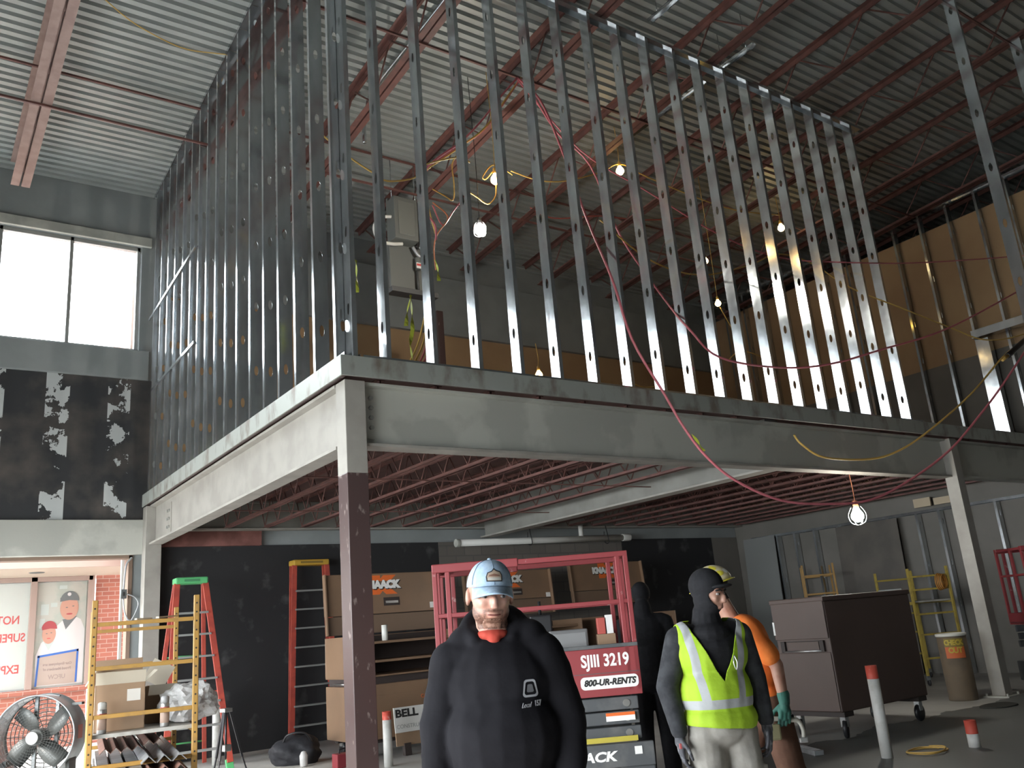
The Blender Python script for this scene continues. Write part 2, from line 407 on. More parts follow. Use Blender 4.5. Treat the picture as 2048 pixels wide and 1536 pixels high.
# ---------------------------------------------------------------- metal studs
def stud_mesh(H, web=0.15, fl=0.048, hole0=0.36, pitch=0.8, lip=0.012):
    """C-stud standing on z=0: web in the local XZ plane facing -Y (width along X), flanges going back along +Y; oval punch-outs in the web"""
    mb = MB(); cx = web / 2; hw, hh = 0.024, 0.06; zc = []
    z = hole0
    while z < H - .15: zc.append(z); z += pitch
    def quad(a, b_, c, d): mb._add([a, b_, c, d], [(0, 1, 2, 3)])
    zprev = 0
    for z in zc:
        zb, zt = z - .1, z + .1
        quad((0, 0, zprev), (web, 0, zprev), (web, 0, zb), (0, 0, zb))
        n = 16; outer = []; inner = []
        for k in range(n):
            a = 2 * math.pi * (k + .5) / n; ca, sa = math.cos(a), math.sin(a)
            s_ = 1 / max(abs(ca), abs(sa)); outer.append((cx + ca * s_ * cx, 0, z + sa * s_ * .1)); inner.append((cx + hw * ca, 0, z + hh * sa))
        # square corners
        for k in range(n):
            k2 = (k + 1) % n; mb._add([outer[k], outer[k2], inner[k2], inner[k]], [(0, 1, 2, 3)])
            o1, o2 = outer[k], outer[k2]
            if abs(o1[0] - o2[0]) > 1e-6 and abs(o1[2] - o2[2]) > 1e-6:
                cxn = o1[0] if abs(o1[0] - cx) > abs(o2[0] - cx) else o2[0]; czn = o1[2] if abs(o1[2] - z) > abs(o2[2] - z) else o2[2]
                mb._add([o1, (cxn, 0, czn), o2], [(0, 1, 2)])
        zprev = zt
    quad((0, 0, zprev), (web, 0, zprev), (web, 0, H), (0, 0, H))
    for x in (0, web):
        quad((x, 0, 0), (x, fl, 0), (x, fl, H), (x, 0, H))
        xi = x + (lip if x == 0 else -lip)
        quad((x, fl, 0), (xi, fl, 0), (xi, fl, H), (x, fl, H))
    me = mb.mesh('metal_stud'); me.materials.append(m_galv)
    for p in me.polygons: p.use_smooth = False
    return me
def put_stud(me, loc, rz, label, group):
    o = bpy.data.objects.new('metal_stud', me); COL.objects.link(o)
    o.location = loc; o.rotation_euler = (0, 0, rz)
    s_ = o.modifiers.new('sheet', 'SOLIDIFY'); s_.thickness = 0.0014; s_.offset = 0
    return tag(o, label, 'metal stud', group)
DZ = 4.08; SH = 5.18
st_hi = stud_mesh(SH - .004); st_hi2 = stud_mesh(SH - .004, hole0=.5)
# front partition: webs face -X (rotate the web plane by -90 degrees: local X -> +Y inward, local -Y -> -X)
FX = [0.10, .447, .96] + [.447 + .5202 * i for i in range(2, 18)]
for i, x in enumerate(FX):
    put_stud(st_hi if i % 4 else st_hi2, (x, .155 + 0, DZ + .003), -H90, 'tall galvanized stud, %s from the corner column along the front of the mezzanine' % ORD[i + 1], 'front partition studs')
LY = [.165, .66, 1.17, 1.65, 2.12, 2.60, 3.09, 3.56, 4.01, 4.45, 4.86, 5.27, 5.70, 6.17, 6.60, 7.05, 7.49]
for i, y in enumerate(LY):
    put_stud(stud_mesh(deckz(y) - DZ - .02, hole0=(.36, .47, .62)[i % 3]), (.004, y, DZ + .003), 0, 'tall galvanized stud, %s from the corner column along the window side of the mezzanine' % ORD[i + 1], 'window side partition studs')
def track(name, label, p0, p1, wd, leg, up=1, th=.002, group='stud tracks'):
    """U-shaped track along X or Y: p0/p1 are the ends of the outer lower edge; the channel opens up or down"""
    mb = MB(); (xa, ya, z), (xb, yb, _) = p0, p1
    if abs(xb - xa) > abs(yb - ya):
        mb.bb(xa, xb, ya, ya + wd, z, z + th); mb.bb(xa, xb, ya - th, ya, z, z + leg * up); mb.bb(xa, xb, ya + wd, ya + wd + th, z, z + leg * up)
    else:
        mb.bb(xa, xa + wd, ya, yb, z, z + th); mb.bb(xa - th, xa, ya, yb, z, z + leg * up); mb.bb(xa + wd, xa + wd + th, ya, yb, z, z + leg * up)
    return tag(mb.obj(name, m_galv), label, 'stud track', group)
track('stud_track', 'galvanized floor track under the front partition along the mezzanine edge', (.2, .001, DZ), (9.6, .001, DZ), .158, .035)
track('stud_track', 'galvanized top track over the front partition studs under the roof', (.3, .001, DZ + SH), (9.7, .001, DZ + SH), .158, -.05)
track('stud_track', 'bright floor track under the window side partition', (.0005, -.02, DZ), (.0005, 7.75, DZ), .158, .035)
tt = MB()
for xa, xb, ha, hb in ((-.002, .0, -.06, 0), (0, .16, -.004, -.001), (.16, .162, -.06, 0)):
    tt._add([(x_, y_, deckz(y_) - .008 + h_) for h_ in (ha, hb) for y_ in (.1, 7.75) for x_ in (xa, xb)], [(0, 2, 3, 1), (4, 5, 7, 6), (0, 1, 5, 4), (1, 3, 7, 5), (3, 2, 6, 7), (2, 0, 4, 6)])
tag(tt.obj('stud_track', m_galv), 'galvanized top track over the window side partition against the roof deck', 'stud track', 'stud tracks')
for z0, z1, lab in ((7.28, 7.10, 'upper of the two thin bridging channels through the window side studs'), (5.80, 5.76, 'lower of the two thin bridging channels through the window side studs')):
    tag(MB().bar((-.012, 4.95, z0), (-.012, 7.74, z1), .02, .04).obj('bridging_channel', m_galv), lab, 'bridging channel', 'bridging channels')
# stud wall along the right side: upper storey and under the mezzanine
st_r = stud_mesh(5.16, hole0=.5); st_rl = stud_mesh(3.16, hole0=.5); st_free = stud_mesh(9.44, hole0=.4)
for i in range(16):
    y = 7.5 - .6 * i
    put_stud(st_r, (13.865, y, DZ + .004), 0, 'upper stud in front of the tan right wall, %s from the back corner' % ORD[i + 1], 'upper right wall studs')
track('stud_track', 'long top track of the right wall studs just under the roof', (13.861, -1.9, 9.28), (13.861, 7.7, 9.28), .155, -.05)
track('stud_track', 'floor track of the upper right wall studs', (13.861, -1.9, DZ), (13.861, 7.7, DZ), .155, .035)
for i, y in enumerate((6.9, 6.4, 5.9, 5.36, 4.74, 4.1, 3.5, 2.86, 2.38, 1.84, 1.25, .6, 0, -.6)):
    put_stud(st_rl, (13.84, y, .004), 0, 'lower stud against the right wall under the mezzanine, %s from the back corner' % ORD[i + 1], 'lower right wall studs')
track('stud_track', 'top track of the lower right wall studs under the mezzanine', (13.836, -1, 3.17), (13.836, 7.2, 3.17), .155, -.05)
tag(MB().bb(13.70, 13.855, .62, .86, DZ, 6.2).obj('boxed_stud_post', m_galv), 'wide boxed stud post below the header in the right stud wall', 'metal post')
hd = MB(); hd.bb(13.66, 13.85, -2.4, .9, 6.24, 6.40); tag(hd.obj('opening_header', m_galv, None, .004), 'horizontal galvanized header across the right stud wall at the picture edge', 'header')
for i, (x, lab) in enumerate(((8.02, 'tall free stud nearest the right edge, crossing in front of the right stud wall'), (9.9, 'tall free stud at the top right corner, behind the longer free stud'))):
    put_stud(st_free, (x, -2.40, .004), -H90, lab, 'free standing studs')

# ---------------------------------------------------------------- mezzanine
sl = MB(); sl.bb(.03, 13.99, .03, WB - .13, 3.99, DZ - .006)
o = sl.obj('mezzanine_deck', mat('form_deck_underside', (0.15, 0.085, 0.075), .75, 0, (2.2, (.11, .06, .055), .4, .6)))
tag(o, 'mezzanine floor slab with reddish brown underside carried by bar joists', 'mezzanine floor')
ea = MB(); ea.bb(-.05, 14.0, -.05, -.035, 3.885, DZ - .001); ea.bb(-.05, 14.0, -.05, .08, DZ - .005, DZ - .0008)
tag(ea.obj('edge_angle', m_deckedge, None, .003), 'stained steel edge angle along the front of the mezzanine floor', 'edge angle', 'mezzanine edge angles')
ea = MB(); ea.bb(-.05, -.035, -.034, 7.65, 3.885, DZ - .001); ea.bb(-.0345, .08, .085, 7.65, DZ - .005, DZ - .0008)
tag(ea.obj('edge_angle', m_deckedge, None, .003), 'flaking steel edge angle along the window side of the mezzanine floor', 'edge angle', 'mezzanine edge angles')
ft = MB(); ft.bb(-.033, 14.0, -.033, .03, 3.90, 3.985); ft.bb(-.033, .03, .03, 7.6, 3.90, 3.985)  # dark strip standing in for the shaded underside of the deck overhang
tag(ft.obj('slab_edge_shade_strip', m_maroon), 'added dark strip standing in for shade under the mezzanine slab edge', 'shade strip')
def ibeam(name, label, p0, p1, z0, z1, fw, m, tf=.03, tw=.02, bolts=(), plates=(), group='mezzanine beams', mf=None):
    t = thing(name, label, 'steel beam', ((p0[0] + p1[0]) / 2, (p0[1] + p1[1]) / 2, z0), 0, group)
    L = Vector((t.location.x, t.location.y, z0)); along_x = abs(p1[0] - p0[0]) > abs(p1[1] - p0[1])
    def bx(half, za, zb):
        mb = MB()
        if along_x: mb.bb(p0[0] - L.x, p1[0] - L.x, -half, half, za - z0, zb - z0)
        else: mb.bb(-half, half, p0[1] - L.y, p1[1] - L.y, za - z0, zb - z0)
        return mb
    bx(tw / 2, z0 + tf, z1 - tf).obj('web', m, t); bx(fw / 2, z0, z0 + tf).obj('bottom_flange', mf or m, t, .003); bx(fw / 2, z1 - tf, z1).obj('top_flange', m, t, .003)
    for (c, s_) in plates: MB().box((c[0] - L.x, c[1] - L.y, c[2] - z0), s_).obj('end_plate', m, t, .002)
    for (c, d) in bolts:
        MB().cyl((c[0] - L.x, c[1] - L.y, c[2] - z0), (c[0] - L.x + d[0], c[1] - L.y + d[1], c[2] - z0), .022, seg=6, smooth=False).obj('bolt', m_alu, t)
    return t
fb = [((.335, .18, 3.75 - .095 * k), (0, -.035)) for k in range(4)]
ibeam('steel_beam', 'long gray front beam with four bolts at the corner column', (.24, .20), (10.30, .20), 3.275, 3.885, .2, m_grayst, bolts=fb, plates=[((.325, .184, 3.58), (.09, .012, .44))], mf=m_whitest)
ibeam('steel_beam', 'gray front beam continuing right beyond the far column', (10.52, .20), (14.0, .20), 3.275, 3.885, .2, m_grayst)
lb = [((.115, 6.55 + .09 * a, 3.43 + .12 * k), (-.03, 0)) for k in range(3) for a in range(2)]
ibeam('steel_beam', 'pale window side beam lit by daylight, bolted at its far end', (.13, .29), (.13, 7.45), 3.27, 3.885, .2, m_whitest, bolts=lb, plates=[((.115, 6.6, 3.56), (.012, .24, .46))])
ibeam('steel_beam', 'gray back beam below the black wall band under the mezzanine', (.30, 7.60), (14.0, 7.60), 3.50, 3.985, .16, m_dimst, mf=m_whitest)
ibeam('steel_beam', 'wide middle girder with lower flange colored as lit, under the mezzanine', (6.35, .31), (6.35, 7.50), 3.31, 3.985, .26, m_dimst, mf=m_whitest)  # paler flange color paints in the light on the girder's lower flange
# columns
def column(label, x0, x1, y0, y1, z1, parts, group='mezzanine columns'):
    t = thing('steel_column', label, 'steel column', ((x0 + x1) / 2, (y0 + y1) / 2, 0), 0, group)
    hx, hy = (x1 - x0) / 2, (y1 - y0) / 2
    for nm, za, zb, m in parts: MB().bb(-hx, hx, -hy, hy, za, zb).obj(nm, m, t, .006)
    MB().bb(-hx - .09, hx + .09, -hy - .09, hy + .09, 0, .02).obj('base_plate', m_grayst, t)
    for a in (-1, 1):
        for b_ in (-1, 1): MB().cyl((a * (hx + .055), b_ * (hy + .055), .02), (a * (hx + .055), b_ * (hy + .055), .055), .016, seg=6, smooth=False).obj('anchor_bolt', m_grayst, t)
    return t
column('corner column, gray above and scuffed maroon below, in front of the tool chests', .03, .235, .06, .265, 3.88, [('lower_shaft', .02, 3.015, m_maroon), ('upper_shaft', 3.015, 3.882, m_whitest)])
column('far right column painted pale gray beside the fiber drum', 10.31, 10.51, .03, .23, 3.88, [('shaft', .02, 3.882, m_whitest)])
column('pale column at the window wall beside the green capped ladder', -.02, .22, 7.46, 7.70, 3.5, [('shaft', .02, 3.88, m_whitest)])
column('slim dark column near the back of the upper level', 5.0, 5.14, 6.6, 6.74, 0, [('shaft', DZ + .02, 7.6, m_maroon)])
# ---------------------------------------------------------------- bar joists
def joist_meshes(L, depth, panel, ang, rod, end=0.35, phase=0.0):
    """along local +Y from 0 to L, top chord at z=0; bottom chord at -depth"""
    tc = MB()
    for s_ in (-1, 1):
        tc.bb(s_ * .006, s_ * (ang + .006), 0, L, -.006, 0); tc.bb(s_ * .006, s_ * .012, 0, L, -ang, 0)
    bc = MB()
    for s_ in (-1, 1):
        bc.bb(s_ * .012, s_ * (ang + .012), end, L - end, -depth, -depth + .006); bc.bb(s_ * .012, s_ * .018, end, L - end, -depth, -depth + ang)
    wb = MB(); y = phase; pts = []; up = True
    while y < L: pts.append((0, y, -.03 if up else -depth + .03)); up = not up; y += panel
    for a, c in zip(pts, pts[1:]): wb.cyl(a, c, rod, seg=6)
    if L - pts[-1][1] > .05: wb.cyl(pts[-1], (0, L - .01, -.03), rod, seg=6)
    r = []
    for nm, mb in (('top_chord', tc), ('bottom_chord', bc), ('web_rods', wb)): r.append((nm, mb.mesh(nm)))
    return r
def put_joist(ms, loc, label, group, m):
    t = thing('bar_joist', label, 'bar joist', loc, 0, group)
    for nm, me in ms:
        if not me.materials: me.materials.append(m)
        o = bpy.data.objects.new(nm, me); COL.objects.link(o); o.parent = t
    return t
RX = [-6.0, -4.1, -2.12, .275, 1.95, 3.86, 5.98, 7.98, 9.95, 11.95, 13.7, 15.6]
ms = joist_meshes(21.5, .70, .62, .085, .014, .45, .20); TILT = -math.atan(SLOPE)
for i, x in enumerate(RX):
    lab = {2: 'red roof joist colored as daylit, alone over the window bay at top left', 3: 'rusty roof joist just behind the window side partition', 4: 'red roof joist, first one clear of the window side partition'}.get(i)
    lab = lab or ('red roof joist outside the picture on the left, %s from the left wall' % ORD[i + 1] if i < 2 else 'red roof joist, %s inside the mezzanine room counting from the window side' % ORD[i - 3])
    if i == 2:
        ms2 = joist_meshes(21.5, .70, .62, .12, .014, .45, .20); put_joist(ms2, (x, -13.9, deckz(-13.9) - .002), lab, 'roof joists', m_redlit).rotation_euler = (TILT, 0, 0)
    else: put_joist(ms, (x, -13.9, deckz(-13.9) - .002), lab, 'roof joists', m_red).rotation_euler = (TILT, 0, 0)
for y, d, lab in ((4.9, .09, 'dark bridging rod across the roof joists close under the deck'), (4.83, .722, 'pinkish bridging rod below the roof joists, nearer the window'), (1.51, .722, 'bridging rod carrying the cable bundle inside the mezzanine room'), (-2.4, .722, 'bridging rod across the roof joists over the open floor')):
    z = deckz(y) - d
    tag(MB().bar((-6.15, y, z), (13.7, y, z), .03).obj('bridging_rod', m_red), lab, 'bridging rod', 'roof bridging rods')
# joists under the mezzanine
mm = joist_meshes(7.18, .50, .30, .042, .009, .28, .05)
k = 0
x = .52
while x < 13.9:
    if abs(x - 6.35) > .22 and not (10.2 < x < 10.62):
        k += 1
        put_joist(mm, (x, .31, 3.988), 'brown bar joist under the mezzanine, %s from the corner column' % ORD[k], 'mezzanine joists', m_red)
    x += .645
for y, lab in ((2.6, 'thin bridging angle under the mezzanine joists, nearer the front beam'), (5.2, 'thin bridging angle under the mezzanine joists, nearer the back wall')):
    tag(MB().bar((.26, y, 3.462), (6.2, y, 3.462), .03, .012).obj('bridging_angle', m_red), lab, 'bridging angle', 'mezzanine bridging')
# galvanized channels and a pipe hung between the roof joists
for (x, y0, y1, z, lab) in ((4.62, -2.2, -.12, 9.36, 'pale perforated channel at the top edge above the front partition'), (6.33, -.5, .26, 9.36, 'short pale channel above the front partition'), (6.36, .50, 2.3, 9.36, 'pale channel continuing behind the front partition studs')):
    mb = MB(); mb.bb(-.04, .04, y0, y1, .04, .045); mb.bb(-.04, -.035, y0, y1, 0, .045); mb.bb(.035, .04, y0, y1, 0, .045)
    t = mb.obj('strut_channel', m_galv); t.location = (x, 0, z); tag(t, lab, 'strut channel', 'strut channels')
    for yy in (y0 + .15, y1 - .15): MB().cyl((0, yy, .045), (0, yy, deckz(yy) - z), .006, seg=6).obj('hanger_rod', m_galv, t)
tag(MB().tube([(2.25, -1.5, deckz(-1.5) - .05), (2.25, 1.2, deckz(1.2) - .05), (2.2, 3.3, deckz(3.3) - .06), (2.16, 3.6, 9.45), (2.14, 3.68, 9.1), (2.15, 3.7, 8.9)], .03).obj('conduit', m_galv), 'shiny conduit bending down beside the first roof joist', 'conduit')
CABLES = [
 ('pink', 'long pink cable drooping from the roof past the front beam and under the work light', [(3.519, 1.5, 9.122), (3.597, 1.154, 8.586), (3.573, 0.808, 7.684), (3.577, 0.445, 6.42), (3.401, -0.06, 5.38), (3.49, -0.174, 4.611), (3.812, -0.254, 3.965), (3.94, -0.336, 3.603), (4.146, -0.419, 3.251), (4.486, -0.501, 2.961), (5.11, -0.584, 2.73), (5.817, -0.671, 2.677), (6.61, -0.759, 2.721), (7.438, -0.847, 2.976), (8.415, -0.935, 3.398), (9.269, -1.024, 3.927), (9.955, -1.112, 4.409), (10.858, -1.2, 5.071)], 0.016),
 ('pink', 'pink cable sagging across the lower front studs to the right edge', [(3.644, 1.5, 9.139), (3.864, 1.214, 8.222), (4.181, 0.929, 7.606), (4.303, 0.643, 6.448), (4.645, 0.325, 5.461), (4.494, -0.154, 4.871), (4.875, -0.228, 4.539), (5.911, -0.302, 4.496), (6.894, -0.377, 4.626), (8.044, -0.451, 4.936), (10.009, -0.526, 5.513), (12.926, -0.6, 6.662)], 0.014),
 ('pink', 'pink cable running high and almost level across the far front studs', [(3.507, 1.5, 9.094), (4.311, 1.238, 8.041), (5.243, 0.976, 7.499), (6.417, 0.714, 6.909), (7.396, 0.452, 6.62), (8.209, -0.167, 6.434), (10.08, -0.333, 6.707), (13.508, -0.5, 7.404)], 0.011),
 ('yellow', 'thin yellow cable sagging twice behind and past the far front studs', [(3.937, 0.6, 6.568), (4.739, 0.582, 6.143), (5.667, 0.564, 6.079), (6.775, 0.545, 6.423), (7.456, 0.527, 6.72), (8.223, 0.509, 6.712), (8.69, 0.205, 6.248), (9.295, -0.191, 5.861), (10.484, -0.293, 5.655), (11.168, -0.395, 5.51), (11.81, -0.498, 5.557), (12.454, -0.6, 5.713)], 0.011),
 ('yellow', 'yellow extension cord hanging loose in front of the dark end of the front beam', [(5.962, -0.3, 3.611), (5.995, -0.375, 3.467), (6.302, -0.45, 3.305), (7.155, -0.525, 3.305), (7.774, -0.6, 3.439), (8.499, -0.675, 3.742), (9.682, -0.75, 4.33), (10.714, -0.825, 4.966), (10.991, -0.9, 5.14)], 0.014),
 ('yellow', 'yellow light cable entering between the corner studs toward the panel', [(0.485, 1.6, 7.45), (0.896, 1.6, 7.204), (1.19, 1.6, 7.075), (1.392, 1.6, 7.008), (1.786, 1.6, 7.155), (1.944, 1.6, 7.374), (2.452, 1.6, 7.617), (2.645, 1.6, 7.593)], 0.011),
 ('yellow', 'yellow light cable strung from the round bulb to the far bulb', [(4.077, 2.6, 8.343), (4.584, 2.6, 8.313), (5.151, 2.6, 8.435), (5.945, 2.6, 8.79), (6.438, 2.6, 9.079), (7.01, 2.6, 8.991), (8.112, 2.6, 8.88), (9.322, 2.6, 8.848), (10.699, 2.6, 9.044)], 0.011),
 ('yellow', 'looped yellow cable knotted around the round bulb', [(3.149, 2.4, 7.656), (3.274, 2.4, 7.605), (3.442, 2.4, 7.539), (3.586, 2.4, 7.678), (3.622, 2.4, 7.876), (3.629, 2.4, 8.143), (3.451, 2.4, 7.949), (3.402, 2.4, 7.986), (3.591, 2.4, 8.217), (3.814, 2.4, 8.19), (3.947, 2.4, 8.14)], 0.01),
 ('pink', 'pink cable of the roof bundle farthest from the bulbs', [(3.512, 1.5, 9.136), (3.209, 1.556, 8.745), (2.87, 1.611, 8.276), (2.553, 1.667, 7.907), (2.257, 1.722, 7.652), (2.046, 1.778, 7.419), (2.015, 1.833, 7.257), (2.076, 1.889, 6.899), (2.247, 1.944, 6.745), (2.282, 2.0, 6.559)], 0.014),
 ('pink', 'pink cable of the roof bundle running straight to the panel', [(3.555, 1.5, 9.126), (3.289, 1.62, 8.687), (2.991, 1.74, 8.25), (2.634, 1.86, 7.958), (2.331, 1.98, 7.71), (2.203, 2.1, 7.549)], 0.014),
 ('yellow', 'yellow cable in the middle of the pink roof bundle', [(3.575, 1.5, 9.158), (3.312, 1.581, 8.752), (2.984, 1.663, 8.26), (2.642, 1.744, 7.935), (2.357, 1.825, 7.688), (2.105, 1.906, 7.463), (2.126, 1.987, 7.309), (2.244, 2.069, 7.02), (2.378, 2.15, 6.717)], 0.012),
 ('yellow', 'thin yellow wire looping up between the panel and the round bulb', [(2.46, 2.3, 7.498), (2.657, 2.3, 7.436), (2.785, 2.3, 7.404), (2.819, 2.3, 7.647), (2.809, 2.3, 7.962), (2.888, 2.3, 8.127)], 0.009),
 ('orange', 'tangled orange wire beside the electrical panel', [(2.386, 2.2, 7.226), (2.576, 2.2, 7.118), (2.608, 2.2, 7.011), (2.477, 2.2, 6.833), (2.406, 2.2, 6.708), (2.363, 2.2, 6.515), (2.374, 2.2, 6.227)], 0.01),
 ('pink', 'short pink wire rising from the tangle beside the panel', [(2.414, 2.25, 7.218), (2.553, 2.25, 6.947), (2.73, 2.25, 7.175), (2.96, 2.25, 7.499)], 0.01),
 ('red', 'orange red cable along the back roof joists to the far corner', [(5.882, 4.5, 9.018), (6.131, 4.463, 8.902), (6.515, 4.426, 8.897), (7.509, 4.389, 9.149), (8.7, 4.352, 9.302), (10.352, 4.315, 9.735), (11.301, 4.117, 9.997), (13.302, 3.811, 10.494), (16.1, 3.506, 11.336), (18.196, 3.2, 11.614)], 0.012),
 ('yellow', 'short yellow lead hanging at the small bulb right of the middle', [(8.941, 3.0, 6.952), (9.145, 3.0, 6.634), (9.361, 3.0, 6.366)], 0.01),
 ('yellow', 'yellow lead spread either side of the lowest small bulb', [(8.918, 3.0, 5.907), (9.283, 3.0, 6.141), (9.591, 3.0, 6.147), (10.144, 3.0, 6.06)], 0.01),
 ('yellow', 'yellow lead on the mezzanine edge behind the middle studs', [(5.54, 2.0, 4.88), (5.757, 2.0, 4.846), (6.075, 2.0, 4.898)], 0.01),
 ('yellow', 'yellow cable rising from the floor, outermost strand left of the panel cables', [(1.527, 1.0, 5.29), (1.449, 1.0, 4.976), (1.348, 1.0, 4.666), (1.229, 1.0, 4.444)], 0.011),
 ('yellow', 'yellow cable rising from the floor, second strand of the panel cables', [(1.556, 1.05, 5.301), (1.524, 1.05, 5.003), (1.44, 1.05, 4.693), (1.319, 1.05, 4.463)], 0.011),
 ('pink', 'pink cable rising from the floor, third strand of the panel cables', [(1.599, 1.1, 5.339), (1.582, 1.1, 4.968), (1.498, 1.1, 4.657), (1.41, 1.1, 4.482)], 0.011),
 ('pink', 'pink cable rising from the floor, fourth strand of the panel cables', [(1.636, 1.15, 5.363), (1.638, 1.15, 4.992), (1.579, 1.15, 4.682), (1.484, 1.15, 4.498)], 0.012),
 ('red', 'red cable rising from the floor, last strand of the panel cables', [(1.672, 1.2, 5.387), (1.686, 1.2, 5.078), (1.665, 1.2, 4.768), (1.584, 1.2, 4.518)], 0.012),
 ('yellow', 'thin yellow wire hanging under the roof deck at the window bay', [(-1.663, 3.291, 9.716), (-1.212, 3.585, 9.695), (-0.585, 3.772, 9.682), (-0.131, 3.687, 9.688), (0.154, 3.584, 9.695)], 0.008),
]
TAPES = [
 ('yellow green flagging tape hanging straight from the panel ledge, longer piece', [(1.236, 0.9, 5.195), (1.244, 0.9, 5.001), (1.239, 0.9, 4.795), (1.198, 0.9, 4.616), (1.219, 0.9, 4.459)]),
 ('yellow green flagging tape curling beside the longer piece', [(1.232, 0.88, 5.199), (1.178, 0.88, 5.014), (1.149, 0.88, 4.823)]),
 ('yellow green flagging tape at the second front stud', [(0.447, 0.6, 5.361), (0.447, 0.6, 5.193), (0.445, 0.6, 4.999)]),
 ('yellow green flagging tape below the wire tangle', [(1.945, 1.5, 6.006), (1.979, 1.5, 5.878), (1.983, 1.5, 5.733)]),
 ('yellow green flagging tape tied to the pink cable in front of the beam', [(4.135, -0.28, 3.523), (4.215, -0.28, 3.434), (4.294, -0.28, 3.332)]),
]
PLUG = [(10.823, -0.9, 5.021), (11.61, -0.9, 5.401)]
# ---------------------------------------------------------------- cables, tapes, lamps
m_cab = {'pink': mat('pink_cable', (.62, .17, .20), .5), 'yellow': mat('yellow_cable', (.70, .45, .12), .5), 'orange': mat('orange_wire', (.70, .25, .12), .5), 'red': mat('red_cable', (.45, .10, .08), .5)}
for colr, lab, pts, r in CABLES:
    tag(MB().tube(pts, r, 7, sub=5).obj('cable', m_cab[colr]), lab, 'cable', 'temporary cables')
m_blackp = mat('black_plastic', (.02, .02, .022), .45)
t = thing('cord_plug', 'dark cord plug at the end of the loose yellow extension cord', 'plug', PLUG[0])
MB().cyl((0, 0, 0), tuple(Vector(PLUG[1]) - Vector(PLUG[0])), .045, .04).obj('body', m_blackp, t, .01)
MB().cyl(tuple(-(Vector(PLUG[1]) - Vector(PLUG[0])) * .25), (0, 0, 0), .018, .03).obj('strain_relief', m_cab['yellow'], t)
m_tape = mat('flagging_tape', (.45, .50, .05), .4)
for lab, pts in TAPES:
    P = [Vector(p) for p in pts]; mb = MB(); vs = []
    Q = []
    for a, c in zip(P, P[1:]):
        for k in range(4): Q.append(a.lerp(c, k / 4))
    Q.append(P[-1])
    for i, p in enumerate(Q):
        a = .5 + 1.1 * math.sin(i * .55); s_ = Vector((math.cos(a), math.sin(a), 0)) * .022; vs += [p - s_, p + s_]
    mb._add(vs, [(2 * i, 2 * i + 1, 2 * i + 3, 2 * i + 2) for i in range(len(Q) - 1)])
    o = tag(mb.obj('flagging_tape', m_tape), lab, 'flagging tape', 'flagging tapes')
    q = o.modifiers.new('film', 'SOLIDIFY'); q.thickness = .001

def lamp(name, label, loc, r, colr, strength, hang, m_cord, cage=False, group='temporary string lights'):
    t = thing(name, label, 'lamp', loc, 0, group)
    m = mat('lit_bulb', (1, 1, 1), .3, 0, emit=(colr, strength))
    MB().lathe([(0, -r), (r * .55, -r * .86), (r * .93, -r * .4), (r, .0), (r * .86, r * .5), (r * .5, r * 1.0), (r * .38, r * 1.3), (0, r * 1.3)], seg=18).obj('bulb', m, t)
    MB().cyl((0, 0, r * 1.31), (0, 0, r * 2.5), r * .45, r * .4).obj('socket', m_cord, t, .004)
    MB().tube([(0, 0, r * 2.5), (.02, .01, r * 2.5 + hang * .4), (-.01, 0, r * 2.5 + hang)], .006, 6).obj('cord', m_cord, t)
    if cage:
        mb = MB()
        for k in range(6):
            a = k * math.pi / 3; R_ = r * 1.35
            mb.tube([(R_ * .5 * math.cos(a), R_ * .5 * math.sin(a), r * 1.6), (R_ * math.cos(a), R_ * math.sin(a), r * .3), (R_ * .8 * math.cos(a), R_ * .8 * math.sin(a), -r), (0, 0, -r * 1.5)], .003, 5, sub=4)
        mb.obj('cage', m_galv, t)
    return t
WARM = (1.0, .62, .22)
for lab, loc, r, c, e, hg in (
    ('round warm bulb in the loop of yellow cable between the middle studs', (3.61, 2.38, 7.967), .075, WARM, 60, .35),
    ('warm bulb in the middle of the string, hanging above the sixth front studs', (6.416, 2.6, 8.938), .07, WARM, 60, .2),
    ('warm bulb at the high right end of the string', (11.238, 3.0, 9.05), .07, (1, .70, .32), 70, .3),
    ('small bulb half hidden by a stud right of the middle', (9.334, 3.5, 8.164), .055, (1, .70, .32), 60, .8),
    ('small bulb with a yellow lead trailing down to the right', (8.903, 3.0, 7.025), .055, (1, .68, .30), 45, 1.6),
    ('dim yellow bulb against the tan right wall', (11.853, 3.2, 7.588), .06, (1, .6, .1), 14, 1.5),
    ('dim bulb low behind the right studs with a lead either side', (9.38, 3.0, 6.142), .06, (1, .6, .1), 14, 2.4),
    ('small warm bulb standing just above the mezzanine edge', (3.163, 1.2, 4.555), .045, WARM, 60, .3)):
    lamp('string_light', lab, loc, r, c, e * .3, (deckz(loc[1]) - loc[2] - r * 2.5) if loc[2] > 5 else hg, m_cab['yellow'])
lamp('string_light', 'brightest white lamp in a wire cage behind the third front stud', (3.411, 2.6, 7.205), .075, (1, .95, .85), 380, deckz(2.6) - 7.205 - .19, m_blackp, True)
lamp('work_light', 'glaring white work light hanging under the front beam above the brown rolling box', (7.67, .15, 2.66), .085, (1, .96, .86), 170, .37, m_cab['orange'], True, None)

